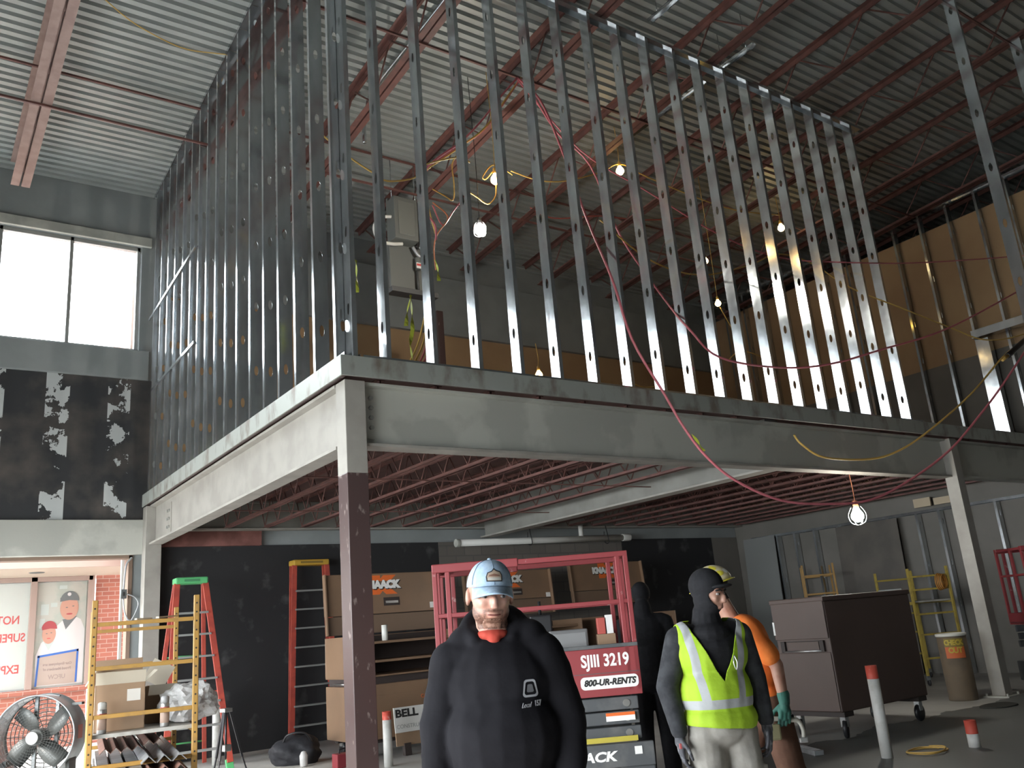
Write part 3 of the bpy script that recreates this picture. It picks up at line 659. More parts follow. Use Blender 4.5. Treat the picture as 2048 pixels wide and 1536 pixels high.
# ---------------------------------------------------------------- electrical panel hung at the upper level
m_panel = mat('gray_panel_paint', (.15, .155, .145), .5)
m_white = mat('white_pvc', (.72, .71, .67), .45)
t = thing('electrical_panel', 'gray electrical cabinet with conduits hung on a tall backboard in the upper room', 'electrical panel', (3.5, 5.0, 7.1))
MB().bb(-.30, .36, .03, .09, .06, 1.75).obj('backboard', m_panel, t, .004)
cb = MB().bb(-.31, .14, -.22, .03, .90, 1.68).obj('cabinet', m_panel, t, .01)
MB().bb(-.24, .07, -.232, -.22, .98, 1.60).obj('door', mat('panel_door', (.18, .185, .17), .45), cb, .006)
MB().bb(-.36, .52, -.12, .10, -.03, .06).obj('ledge', mat('dark_steel', (.08, .08, .08), .5), t, .005)
m_flex = mat('gray_flexible_conduit', (.42, .43, .45), .35, .4)
for k, x in enumerate((.19, .26, .33)):
    MB().tube([(x, -.05, 1.74), (x, -.07, 1.3), (x - .01, -.09, .95), (x - .05, -.1, .84)], .026, 10).obj('conduit', m_flex if k % 2 else m_blackp, t)
MB().tube([(-.31, -.1, 1.33), (-.52, -.1, 1.26), (-.64, -.1, 1.05), (-.55, -.1, .84), (-.34, -.1, .82), (-.12, -.1, .86)], .03, 10).obj('flexible_conduit', m_white, t)
MB().tube([(.38, -.1, 1.2), (.33, -.12, .85), (.20, -.12, .68), (.08, -.1, .84)], .027, 10).obj('flexible_conduit', m_flex, t)
MB().cyl((.17, -.08, .44), (.17, -.08, .66), .05).obj('conduit_body', m_panel, t, .005)
lb_ = MB().bb(.11, .23, -.14, -.132, .45, .55).obj('warning_label', mat('red_white_label', (.7, .7, .68), .5), t)
MB().bb(.115, .225, -.143, -.14, .49, .53).obj('red_band', mat('label_red', (.55, .06, .05), .5), lb_)
MB().cyl((.17, -.05, .06), (.17, -.05, .44), .022).obj('conduit', mat('dark_conduit', (.07, .07, .07), .5), t)
for x in (-.2, .26): MB().cyl((x, .06, 1.74), (x, .06, deckz(5.06) - 7.1), .008, seg=6).obj('hanger_rod', m_galv, t)

# ---------------------------------------------------------------- white drain pipe under the mezzanine
t = thing('drain_pipe', 'white horizontal drain pipe hung below the back beam', 'pipe', (5.62, 7.36, 3.20))
MB().cyl((0, 0, 0), (4.3, 0, .06), .065, seg=18).obj('pipe', m_white, t)
MB().cyl((-.06, 0, 0), (.02, 0, 0), .078, seg=18).obj('end_cap', m_grayst, t, .006)
MB().cyl((4.2, 0, .058), (4.42, 0, .061), .078, seg=18).obj('coupling', m_white, t, .006)
MB().cyl((3.05, 0, .10), (3.05, 0, .32), .05, seg=14).obj('riser', m_white, t)
for x in (1.7, 3.75):
    hb = MB(); hb.tube([(x, 0, .32), (x - .02, -.07, .12), (x, -.07, -.03), (x, .0, -.065), (x, .07, 0), (x, .06, .2)], .009, 6); hb.obj('hanger_strap', m_blackp, t)

# ---------------------------------------------------------------- site pipes with red painted tops
m_redtip = mat('red_spray_paint', (.60, .09, .06), .55, 0, (9, (.70, .62, .58), .62, .75))
m_pipew = mat('white_stub_pipe', (.66, .65, .62), .45, 0, (7, (.56, .55, .51), .5, .65))
for x, y, h, tip, lab in ((.89, 6.75, 1.03, .055, 'white pipe stub with red top beside the green capped ladder'), (2.18, 3.79, .66, .10, 'short white pipe stub with red top in front of the left tool chest'), (5.20, -1.30, .89, .13, 'tallest white pipe stub with red top before the brown rolling box'), (6.11, -1.72, .26, .13, 'low white pipe stub with red top at the bottom right')):
    t = thing('pipe_stub', lab, 'pipe', (x, y, 0), 0, 'site pipe stubs')
    MB().lathe([(.058, 0), (.058, h - tip), (.050, h - tip), (.050, .02), (0, .02)], seg=24).obj('pipe', m_pipew, t)
    MB().lathe([(.0585, h - tip), (.0585, h), (.049, h), (.049, h - tip)], seg=24, caps=False).obj('painted_top', m_redtip, t)

# ---------------------------------------------------------------- drum fan
m_fan = mat('gray_fan_steel', (.22, .235, .24), .4, .5, (5, (.18, .19, .19), .4, .6))
m_fand = mat('dark_fan_steel', (.10, .105, .10), .45, .3)
nrm = Vector((-.52, -.85, 0)).normalized()
rzf = math.atan2(nrm.x, -nrm.y)            # local -Y faces the opening
t = thing('drum_fan', 'large round gray drum fan on wheels at the bottom left corner', 'fan', (-1.60, 5.88, 0), rzf)
HZ, RF = .74, .49
MX = Matrix.Translation((0, 0, HZ)) @ Matrix.Rotation(H90, 4, 'X')      # lathe axis along -Y
m_drum = mat('pale_gray_drum', (.42, .45, .47), .38, .4, (4, (.35, .37, .38), .4, .6))
dr = MB().lathe([(RF, .0), (RF + .012, .0), (RF + .012, .02), (RF, .03), (RF, -.30), (RF + .014, -.31), (RF + .014, -.33), (RF - .008, -.33), (RF - .008, .0)], seg=56, M=MX, caps=False).obj('drum', m_drum, t)
MB().bb(RF - .10, RF + .02, .12, .2, HZ + .34, HZ + .37, Matrix.Rotation(0, 4, 'Z')).obj('handle', m_fand, dr)
MB().box((RF + .001, .16, HZ + .02), (.012, .11, .16), None, 0, Matrix.Rotation(0, 3, 'Y')).obj('faded_red_mark', mat('faded_red_paint', (.48, .20, .17), .5), dr)
gr = MB()
for rr in [.085 + .033 * k for k in range(13)]: gr.tube([(rr * math.cos(a), -.012 - .03 * (1 - rr / RF), HZ + rr * math.sin(a)) for a in [2 * math.pi * k / 40 for k in range(41)]], .0016, 4, sub=1)
for k in range(40):
    a = 2 * math.pi * k / 40; gr.cyl((.08 * math.cos(a), -.04, HZ + .08 * math.sin(a)), ((RF - .005) * math.cos(a), -.012, HZ + (RF - .005) * math.sin(a)), .0016, seg=4)
gr.obj('front_grille', m_fand, t)
bg_ = MB()
for k in range(9): rr = .08 + .05 * k; bg_.tube([(rr * math.cos(a), .318, HZ + rr * math.sin(a)) for a in [2 * math.pi * i / 40 for i in range(41)]], .006, 4, sub=1)
for k in range(16): a = 2 * math.pi * k / 16; bg_.cyl((.05 * math.cos(a), .318, HZ + .05 * math.sin(a)), ((RF - .01) * math.cos(a), .318, HZ + (RF - .01) * math.sin(a)), .005, seg=4)
bg_.obj('rear_grille', m_fand, t)
MB().cyl((0, -.055, HZ), (0, -.03, HZ), .075, seg=24).obj('hub_disc', mat('pale_fan_disc', (.40, .41, .40), .5), t, .006)
mt = MB(); mt.cyl((0, .02, HZ), (0, .24, HZ), .10, seg=20); mt.obj('motor', m_fand, t, .01)
for k in range(4):
    a0 = k * math.pi / 2 + .5; vs = []
    for i in range(6):
        r_ = .09 + i * .068; wd = .15 + .08 * math.sin(math.pi * i / 6)
        for s_ in (-1, 1):
            a = a0 + s_ * wd / max(r_, .16) * .5 + i * .05
            vs.append((r_ * math.cos(a), .17 + s_ * .05, HZ + r_ * math.sin(a)))
    o = MB()._add(vs, [(2 * i, 2 * i + 1, 2 * i + 3, 2 * i + 2) for i in range(5)], smooth=True).obj('blade', m_fand, t)
    q = o.modifiers.new('sheet', 'SOLIDIFY'); q.thickness = .004
for x in (-.10, .16): MB().bb(x - .022, x + .022, .245, .285, HZ - .47, HZ + .47).obj('brace_bar', m_fan, t, .003)
MB().bb(-.40, -.36, .10, .30, .10, HZ - .25).obj('stand_leg', m_fand, t); MB().bb(.36, .40, .10, .30, .10, HZ - .25).obj('stand_leg', m_fand, t)
MB().cyl((-.46, .2, .13), (.46, .2, .13), .014).obj('axle', m_fand, t)
for x in (-.46, .46):
    wh = MB().lathe([(.03, -.03), (.11, -.03), (.13, -.018), (.13, .018), (.11, .03), (.03, .03)], seg=28, M=Matrix.Translation((x, .2, .131)) @ Matrix.Rotation(H90, 4, 'Y')).obj('wheel', m_blackp, t)
    MB().cyl((x - .035, .2, .131), (x + .035, .2, .131), .05, seg=16).obj('wheel_hub', m_fan, wh)

# ---------------------------------------------------------------- rolling scaffolds
m_scaf = mat('yellow_scaffold_paint', (.36, .20, .045), .5, 0, (14, (.29, .165, .05), .5, .66))
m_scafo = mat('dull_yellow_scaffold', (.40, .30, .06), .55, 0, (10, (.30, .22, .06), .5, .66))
m_plank = mat('dusty_plank', (.40, .39, .36), .6, .2, (8, (.30, .29, .26), .45, .6))
m_hole = mat('punched_hole_dark', (.03, .025, .02), .8)
def scaffold(label, loc, rz, W, L_, H, rungs, plats, m, holes=True, group='rolling scaffolds'):
    t = thing('rolling_scaffold', label, 'scaffold', loc, rz, group)
    for e, y in enumerate((0, L_)):
        fr = None
        for x in (0, W):
            mb = MB(); mb.bb(x - .022, x + .022, y - .022, y + .022, .16, H); up = mb.obj('upright', m, t, .006)
            if holes:
                hb = MB(); z = .4
                while z < H - .05: hb.cyl((x, y - .0228, z), (x, y - .0215, z), .008, seg=8); z += .072
                hb.obj('punched_holes', m_hole, up)
            cs = MB(); cs.lathe([(.02, -.015), (.05, -.015), (.055, 0), (.05, .015), (.02, .015)], seg=18, M=Matrix.Translation((x, y, .056)) @ Matrix.Rotation(H90, 4, 'Y')); c_ = cs.obj('caster', m_blackp, t)
            MB().bb(x - .025, x + .025, y - .03, y + .03, .09, .165).obj('caster_fork', m_galv, c_)
        for z in rungs: MB().bb(.022, W - .022, y - .016, y + .016, z - .016, z + .016).obj('rung', m, t, .004)
    for z in plats:
        for x in (0, W): MB().bb(x - .012, x + .012, .0225, L_ - .0225, z - .06, z - .01).obj('side_rail', m, t, .003)
        MB().bb(.013, W - .013, .03, L_ - .03, z - .03, z).obj('platform', m_plank, t, .003)
    return t
scaffold('yellow rolling scaffold loaded with boxes in front of the left window', (-1.855, .76, 0), -.164, .765, 1.85, 2.05, (.47, .80, 1.165, 1.525, 1.86), (.66, 1.035), m_scaf)
scaffold('dull yellow rolling scaffold in the dim bay beside the fiber drum', (11.75, 2.05, 0), -.62, .70, 1.5, 2.0, (.45, .85, 1.2, 1.62, 1.85), (1.43,), m_scafo, False)
scaffold('yellow scaffold end seen behind the brown rolling box', (12.7, 5.0, 0), -.9, .62, 1.2, 2.33, (.5, .95, 1.4, 1.72, 2.1), (.95,), m_scaf, False)
SC = Matrix.Translation((-1.855, .76, 0)) @ Matrix.Rotation(-.164, 4, 'Z')
def onsc(x, y, z): return tuple(SC @ Vector((x, y, z)))
# open carton on the platform
m_card = mat('brown_cardboard', (.30, .195, .12), .8, 0, (3, (.26, .17, .105), .4, .6)); m_cardin = mat('pale_cardboard', (.56, .50, .40), .8)
t = thing('carton', 'open brown carton with pale flaps on the left scaffold', 'box', onsc(.215, .42, 1.036), -.164)
bx_ = MB(); a, c, h, th = .185, .22, .36, .006
for (x0, x1, y0, y1, z0, z1) in ((-a, a, -c, -c + th, 0, h), (-a, a, c - th, c, 0, h), (-a, -a + th, -c, c, 0, h), (a - th, a, -c, c, 0, h), (-a, a, -c, c, 0, th)): bx_.bb(x0, x1, y0, y1, z0, z1)
bx_.obj('body', m_card, t)
MB().box((0, -c - .035, h + .045), (.37, .006, .13), None, 0, Matrix.Rotation(.7, 3, 'X')).obj('flap', m_cardin, t)
MB().box((0, c + .02, h + .09), (.37, .006, .2), None, 0, Matrix.Rotation(-.15, 3, 'X')).obj('flap', m_card, t)
MB().box((a + .045, 0, h + .035), (.13, .42, .006), None, 0, Matrix.Rotation(-.75, 3, 'Y')).obj('flap', m_cardin, t)
MB().box((-a - .03, .02, h + .06), (.15, .38, .006), None, 0, Matrix.Rotation(-1.0 + math.pi, 3, 'Y')).obj('flap', m_cardin, t)
MB().bb(.05, .15, -c - .0015, -c - .0002, .22, .31).obj('shipping_label', mat('paper_label', (.60, .57, .52), .7), t)
t = thing('carton', 'smaller dark carton with one raised flap behind the open carton', 'box', onsc(.56, .80, 1.036), -.30)
bx_ = MB(); a, c, h = .13, .17, .30
for (x0, x1, y0, y1, z0, z1) in ((-a, a, -c, -c + th, 0, h), (-a, a, c - th, c, 0, h), (-a, -a + th, -c, c, 0, h), (a - th, a, -c, c, 0, h), (-a, a, -c, c, 0, th)): bx_.bb(x0, x1, y0, y1, z0, z1)
bx_.obj('body', m_card, t)
MB().box((-.03, c + .01, h + .10), (.2, .006, .2), None, 0, Matrix.Rotation(-.2, 3, 'X') @ Matrix.Rotation(.5, 3, 'Y')).obj('flap', m_cardin, t)
MB().box((.03, -c - .06, h - .03), (.22, .16, .006), None, 0, Matrix.Rotation(.5, 3, 'X')).obj('flap', m_cardin, t)
# crumpled clear plastic bag
m_bag = mat('milky_plastic_film', (.62, .61, .60), .3, 0, None, (9, .8), alpha=.88)
mb = MB(); rnd = random.Random(4)
from mathutils import noise as mnoise
bagbm = bmesh.new(); bmesh.ops.create_icosphere(bagbm, subdivisions=4, radius=1)
for v in bagbm.verts:
    n1 = mnoise.noise(v.co * 1.6 + Vector((3, 1, 7))); n2 = mnoise.noise(v.co * 4.5); n3 = abs(mnoise.noise(v.co * 8.0))
    v.co *= 1 + .38 * n1 + .16 * n2 - .12 * n3
    v.co.x *= .24; v.co.y *= .22; v.co.z *= .17
    v.co.z = max(v.co.z, -.14); v.co.z += .14 + .06 * max(0, -v.co.x)
me = bpy.data.meshes.new('plastic_bag'); bagbm.to_mesh(me); bagbm.free(); me.materials.append(m_bag)
o = bpy.data.objects.new('plastic_bag', me); COL.objects.link(o); o.location = onsc(.77, .42, 1.037); tag(o, 'crumpled milky plastic bag hanging over the right side of the scaffold platform', 'plastic bag')
for v in me.polygons: v.use_smooth = False
# foam cans and wood strips
for lx, ly, lab, capc in ((.085, .085, 'spray foam can at the left front of the scaffold platform', (.60, .60, .56)), (.545, .10, 'spray foam can near the right front of the scaffold platform', (.30, .30, .30))):
    t = thing('spray_can', lab, 'can', onsc(lx, ly, 1.036), 0, 'spray cans')
    MB().lathe([(.033, 0), (.035, .005), (.035, .17), (.03, .185), (.012, .195), (0, .195)], seg=20).obj('can', mat('can_metal', (.35, .35, .34), .35, .6), t)
    MB().lathe([(.0353, .03), (.0353, .15)], seg=20).obj('can_label', mat('can_label_red', (.42, .30, .24), .5), t)
    MB().lathe([(.032, .18), (.033, .225), (.02, .235), (0, .235)], seg=20).obj('cap', mat('can_cap', capc, .5), t)
    MB().lathe([(.0356, .125), (.0356, .15)], seg=20).obj('red_band', mat('can_band', (.5, .12, .10), .5), t)
m_wood = mat('pale_wood', (.55, .45, .32), .7)
for p, q, lab in ((onsc(.46, -.06, 1.885), onsc(.62, .12, 1.895), 'pale wood strip lying on the top scaffold rung, right one'), (onsc(.30, -.03, 1.884), onsc(.42, .06, 1.884), 'short pale wood strip on the top scaffold rung, left one')):
    tag(MB().bar(p, q, .03, .012).obj('wood_strip', m_wood), lab, 'wood strip', 'wood strips')
# steel lengths stacked on the lower platform, ends toward the camera
m_dull = mat('dull_galvanized', (.50, .52, .54), .42, .75, (10, (.38, .39, .40), .4, .62)); m_rusty = mat('brown_primer_angle', (.17, .085, .065), .6, 0, (7, (.12, .07, .055), .4, .6))
def angle_bar(nm, lab, cat, x, z, ln, leg, m, y0=-.30, opened=False):
    mb = MB()
    if opened:      # channel, open end to the camera
        w_, h_ = leg, leg * .62
        mb.bb(-w_ / 2, w_ / 2, 0, ln, 0, .004); mb.bb(-w_ / 2, -w_ / 2 + .004, 0, ln, 0, h_); mb.bb(w_ / 2 - .004, w_ / 2, 0, ln, 0, h_); mb.bb(-w_ / 2, w_ / 2, 0, ln, h_ - .004, h_)
    else:           # angle with its ridge up
        R1 = Matrix.Rotation(math.radians(45), 4, 'Y')
        mb.bb(0, leg, 0, ln, -.005, 0, R1); mb.bb(-.0, .005, 0, ln, -leg, 0, R1)
    o = mb.obj(nm, m); o.location = onsc(x, y0, z); o.rotation_euler = (0, 0, -.164); return tag(o, lab, cat, 'steel lengths on the scaffold')
zz = .662
for k, x in enumerate((.10, .21, .32)): angle_bar('steel_channel', 'galvanized channel under the scaffold platform, %s from the left' % ORD[k + 1], 'steel channel', x, zz + .0, 1.9, .10, m_dull, -.22 - .03 * k, True)
for k, x in enumerate((.10, .21, .32)): angle_bar('steel_channel', 'upper galvanized channel under the scaffold platform, %s from the left' % ORD[k + 1], 'steel channel', x + .01, zz + .063, 1.9, .09, m_dull, -.16 - .05 * k, True)
for k, x in enumerate((.42, .53, .64)): angle_bar('steel_angle', 'galvanized zigzag angle under the scaffold platform, %s from the left' % ORD[k + 1], 'steel angle', x, zz + .19, 1.9, .075, m_dull, -.14 - .02 * k)
for k, x in enumerate((.42, .53, .64)): angle_bar('steel_angle', 'brown primed angle below the galvanized angles, %s from the left' % ORD[k + 1], 'steel angle', x, zz + .12, 1.9, .075, m_rusty, -.24 - .02 * k)
for k, x in enumerate((.12, .20, .28, .36, .44, .52)): angle_bar('steel_angle', 'dark brown angle stacked farther back under the scaffold platform, %s from the left' % ORD[k + 1], 'steel angle', x, zz + .23 + (.02 if k < 4 else .05), 1.45, .06, m_rusty, .25)

# ---------------------------------------------------------------- step ladders
m_fibr = mat('red_orange_fiberglass', (.45, .075, .05), .5, 0, (8, (.36, .06, .045), .45, .6)); m_alu2 = mat('dusty_aluminum', (.42, .43, .42), .45, .6)
def ladder(label, loc, rz, H, topw, basew, depth, ncap, capm, footm, lean=0.0, group='step ladders', brace=None):
    t = thing('step_ladder', label, 'ladder', loc, rz, group)
    y0, yt = -depth / 2, lean
    cp = MB(); cp.bb(-topw / 2 - .03, topw / 2 + .03, yt - .13, yt + .13, H - .095, H); c_ = cp.obj('top_cap', capm, t, .02)
    MB().bb(-topw / 2 + .09, topw / 2 - .09, yt - .134, yt - .131, H - .065, H - .03).obj('cap_label', ncap, c_)
    for s_ in (-1, 1):
        MB().bar((s_ * basew / 2, y0, .12), (s_ * topw / 2, yt - .07, H - .09), .035, .085, up=(1, 0, 0)).obj('front_rail', m_fibr, t, .004)
        MB().bar((s_ * basew / 2 * .93, -y0, .02), (s_ * topw / 2, yt + .07, H - .09), .032, .06, up=(1, 0, 0)).obj('rear_rail', m_fibr, t, .004)
        MB().bar((s_ * (basew / 2 + .004), y0 - .004, 0), (s_ * (basew / 2 - .012), y0 + .03, .16), .05, .10, up=(1, 0, 0)).obj('foot', footm, t, .006)
    n = int((H - .35) / .305)
    for k in range(n):
        z = .33 + .305 * k; f_ = (z - .12) / (H - .21); w_ = basew + (topw - basew) * f_; y = y0 + (yt - .07 - y0) * f_
        MB().bb(-w_ / 2 + .02, w_ / 2 - .02, y - .045, y + .045, z - .028, z).obj('step', m_alu2, t, .003)
        if depth > .5 and k % 2 == 0:
            yr = -y0 + (yt + .07 + y0) * f_; MB().cyl((-w_ / 2 * .93, yr, z), (w_ / 2 * .93, yr, z), .012).obj('rear_brace', brace or m_alu2, t)
    return t
m_green = mat('green_ladder_plastic', (.10, .42, .16), .5); m_ylad = mat('yellow_ladder_plastic', (.50, .30, .04), .5); m_gdark = mat('dark_green_foot', (.06, .22, .10), .5)
ladder('green capped step ladder with red rails standing behind the left scaffold', (.40, 6.45, 0), -.05, 2.66, .40, .84, 1.35, m_gdark, m_green, m_green, brace=m_green)
ladder('yellow capped step ladder with orange red rails folded against the black wall', (2.66, 7.42, 0), 0, 2.97, .58, .80, .16, mat('cap_badge', (.22, .14, .03), .5), m_ylad, m_ylad, .06)

# ---------------------------------------------------------------- tool chests with raised lids
m_tan = mat('tan_brown_enamel', (.25, .155, .095), .38, .0, (1.6, (.215, .135, .085), .4, .6))
m_tand = mat('dark_chest_interior', (.045, .033, .03), .7)
m_orange_ink = mat('orange_decal', (.80, .16, .03), .5); m_white_ink = mat('white_decal', (.86, .85, .82), .5); m_steel = mat('bright_steel', (.6, .6, .6), .3, .9)
def kmark(parent, M, s):
    """orange block K shape, cut in two by the lettering"""
    up = [(-.95, .95), (-.15, .95), (-.15, .62), (.10, .95), (1.10, .95), (.62, .38), (-.95, .38)]
    lo = [(-.95, -.38), (.62, -.38), (1.15, -.95), (.25, -.95), (-.02, -.60), (-.25, -.95), (-.95, -.95)]
    for p in (up, lo):
        MB().prism([(x * s * 1.30 + .04, y * s * .92) for x, y in p], .002, M).obj('logo_block', m_orange_ink, parent)
def chest(label, loc, W, D_, mark=True, lidz=(1.66, 2.56)):
    """origin: floor, middle of the front; local +Y to the back"""
    t = thing('tool_chest', label, 'tool chest', loc, 0, 'tool chests with raised lids')
    hw = W / 2
    lw_ = MB(); lw_.bb(-hw, hw, 0, D_, .22, .95); bd = lw_.obj('lower_body', m_tan, t, .012)
    MB().bb(-hw + .03, hw - .03, -.004, .0, .80, .93).obj('upper_front_strip', m_tan, bd, .003)
    text('stencil', 'CAUTION', .07, m_orange_ink, bd, frameM((.28, -.006, .72), (1, 0, 0), (0, 0, 1)), .001)
    ub = MB(); ub.bb(-hw, -hw + .025, 0, D_, 1.07, 1.63); ub.bb(hw - .025, hw, 0, D_, 1.07, 1.63); ub.bb(-hw, hw, D_ - .025, D_, 1.07, 1.63); ub.bb(-hw, hw, 0, D_, 1.05, 1.075); ub.obj('upper_body', m_tan, t, .006)
    ms_ = MB(); ms_.bb(-hw + .05, hw - .01, .06, D_ - .02, .95, 1.05); ms_.obj('recess_band', m_tand, t)
    MB().cyl((-hw - .01, .1, .985), (-hw - .01, .55, .985), .012).obj('side_handle', m_steel, t)
    MB().bb(-hw + .03, hw - .03, D_ - .05, D_ - .026, 1.08, 1.62).obj('back_lining', m_tand, t)
    for z in (1.24, 1.50): MB().bb(-hw + .03, hw - .03, .10, D_ - .06, z, z + .035).obj('shelf', m_tan, t, .003)
    # raised lid standing at the back
    z0, z1 = lidz
    Rl = Matrix.Translation((0, D_ - .04, z0)) @ Matrix.Rotation(math.radians(-4), 4, 'X')
    h = z1 - z0
    lid = MB(); lid.bb(-hw - .01, hw + .01, -.03, 0, .28, h, Rl); ld = lid.obj('raised_lid', m_tan, t, .008)
    MB().bb(-hw - .012, -hw + .012, -.10, -.03, .0, h, Rl).obj('lid_flange', m_tan, ld, .003); MB().bb(hw - .012, hw + .012, -.10, -.03, .0, h, Rl).obj('lid_flange', m_tan, ld, .003)
    MB().bb(-hw, hw, -.02, 0, 0, .27, Rl).obj('lid_apron', mat('apron_tan', (.19, .125, .085), .45), ld, .004)
    hn = MB().bb(.02, .30, -.034, -.028, h * .44, h * .58, Rl).obj('handle_recess', m_tand, ld); MB().bb(.05, .27, -.042, -.034, h * .48, h * .52, Rl).obj('latch_bar', m_steel, hn)
    MB().bb(hw - .12, hw - .02, -.033, -.0295, h * .36, h * .46, Rl).obj('paper_sticker', m_white_ink, ld)
    if mark:
        kmark(ld, Rl @ frameM((-.02, -.0305, h * .80), (1, 0, 0), (0, 0, 1)), .17)
        text('logo_text', 'KNAACK', .155, mat('decal_shadow', (.02, .02, .02), .5), ld, Rl @ frameM((-.005, -.033, h * .80 - .012), (1, 0, 0), (0, 0, 1)), .001, .016, 1.02)
        text('logo_text', 'KNAACK', .155, m_white_ink, ld, Rl @ frameM((-.02, -.036, h * .80), (1, 0, 0), (0, 0, 1)), .001, .014, 1.02)
    for x in (-hw + .2, hw - .2):
        for y in (.12, D_ - .12):
            c_ = MB().lathe([(.02, -.025), (.085, -.025), (.095, -.01), (.095, .01), (.085, .025), (.02, .025)], seg=22, M=Matrix.Translation((x, y, .097)) @ Matrix.Rotation(H90, 4, 'Y')).obj('caster', m_blackp, t)
            MB().bb(x - .035, x + .035, y - .05, y + .05, .12, .222).obj('caster_fork', m_steel, c_)
    for y in (.12, D_ - .12): MB().bb(-hw + .1, hw - .1, y - .06, y + .06, .17, .222).obj('skid', m_tand, t)
    return t
ca = chest('tan tool chest with raised lid behind the corner column', (3.12, 4.80, 0), 1.92, .90)
cb_ = chest('tan tool chest with raised lid behind the capped man', (6.08, 5.60, 0), 1.92, .90, True, (1.78, 2.58))
cc = chest('tan tool chest with raised lid seen through the right end of the red lift', (8.60, 5.75, 0), 1.90, .90, True, (1.86, 2.68))
# paper roll on the left chest shelf and the red can below it
t = thing('paper_roll', 'white paper roll on the shelf of the left tool chest', 'paper roll', (2.78, 4.95, 1.536)); MB().lathe([(.02, 0), (.045, 0), (.045, .22), (.02, .22)], seg=20).obj('roll', m_white, t)
# sign leaning on the left chest
t = thing('sign_board', 'white company sign board propped in front of the left tool chest', 'sign', (3.02, 4.40, 0), 0)
Rs = Matrix.Translation((0, .06, 0)) @ Matrix.Rotation(math.radians(-7), 4, 'X')
MB().bb(-.37, .62, -.012, 0, .30, .63, Rs).obj('sign_face', mat('sign_white', (.66, .65, .62), .5), t, .002)
MB().bb(-.36, .60, .001, .02, .13, .6, Rs).obj('backing_board', m_card, t)
for x in (-.2, .45): MB().bb(x - .05, x + .05, -.02, .06, 0, .16, Rs).obj('foot_block', m_tand, t)
text('sign_text', 'BELL', .14, mat('sign_black', (.02, .02, .02), .5), t, Rs @ frameM((-.35, -.0125, .545), (1, 0, 0), (0, 0, 1)), .001, .006, 1.25, 'LEFT')
text('sign_text', 'CONSTRUCTION', .075, mat('sign_gray', (.30, .31, .30), .5), t, Rs @ frameM((-.345, -.0125, .375), (1, 0, 0), (0, 0, 1)), .001, 0, 1.0, 'LEFT')
# red tool box near the chest caster and black bag on the floor
t = thing('toolbox', 'small red toolbox under the left tool chest behind the column', 'toolbox', (1.88, 4.42, 0)); MB().bb(-.16, .16, -.09, .09, 0, .17).obj('body', mat('dark_red', (.25, .03, .04), .45), t, .012); MB().tube([(-.09, 0, .17), (-.08, 0, .22), (.08, 0, .22), (.09, 0, .17)], .01, 8).obj('handle', m_blackp, t)
mb = bmesh.new(); bmesh.ops.create_icosphere(mb, subdivisions=4, radius=1)
for v in mb.verts:
    v.co *= 1 + .25 * mnoise.noise(v.co * 1.5) + .10 * mnoise.noise(v.co * 4)
    v.co.x *= .36; v.co.y *= .24; v.co.z *= .22; v.co.z = max(v.co.z, -.15) + .15
me = bpy.data.meshes.new('bag'); mb.to_mesh(me); mb.free(); me.materials.append(mat('black_nylon', (.016, .016, .02), .7, 0, None, (12, .5)))
t = thing('tool_bag', 'slumped black bag on the floor left of the corner column', 'bag', (1.62, 5.45, 0), -.4); o = bpy.data.objects.new('bag_body', me); COL.objects.link(o); o.parent = t
for p in me.polygons: p.use_smooth = True
MB().tube([(-.2, -.1, .26), (-.12, -.2, .40), (.1, -.22, .41), (.2, -.12, .27)], .014, 8).obj('strap', m_blackp, t)
bo = MB(); bo.lathe([(0, 0), (.05, .01), (.055, .14), (.03, .19), (0, .2)], (0, 0, 0), 14); o = bo.obj('water_bottle', m_bag, None); o.location = (1.55, 5.05, .0); tag(o, 'clear plastic bottle beside the black bag', 'bottle')
# tripod
t = thing('tripod', 'black camera style tripod in front of the white pipe stub at the left', 'tripod', (-.05, 3.24, 0), .3)
m_trip = mat('dark_tripod_metal', (.05, .05, .055), .35, .5)
for k, (dx, dy) in enumerate(((-.26, -.18), (.30, -.12), (.0, .32))):
    lg = MB(); lg.bar((dx * .12, dy * .12, .96), (dx * .55, dy * .55, .45), .022); lg.bar((dx * .5, dy * .5, .50), (dx, dy, .02), .015); l_ = lg.obj('leg', m_trip, t, .002)
    MB().ell((dx, dy, .012), (.015, .015, .012), 10, 6).obj('foot', m_blackp, l_)
MB().bb(-.05, .05, -.05, .05, .93, .97).obj('head_plate', m_steel, t, .004)
MB().cyl((0, 0, .45), (0, 0, .93), .012).obj('center_post', m_trip, t)
MB().box((0, 0, .56), (.09, .09, .07)).obj('spreader', m_steel, t, .01)
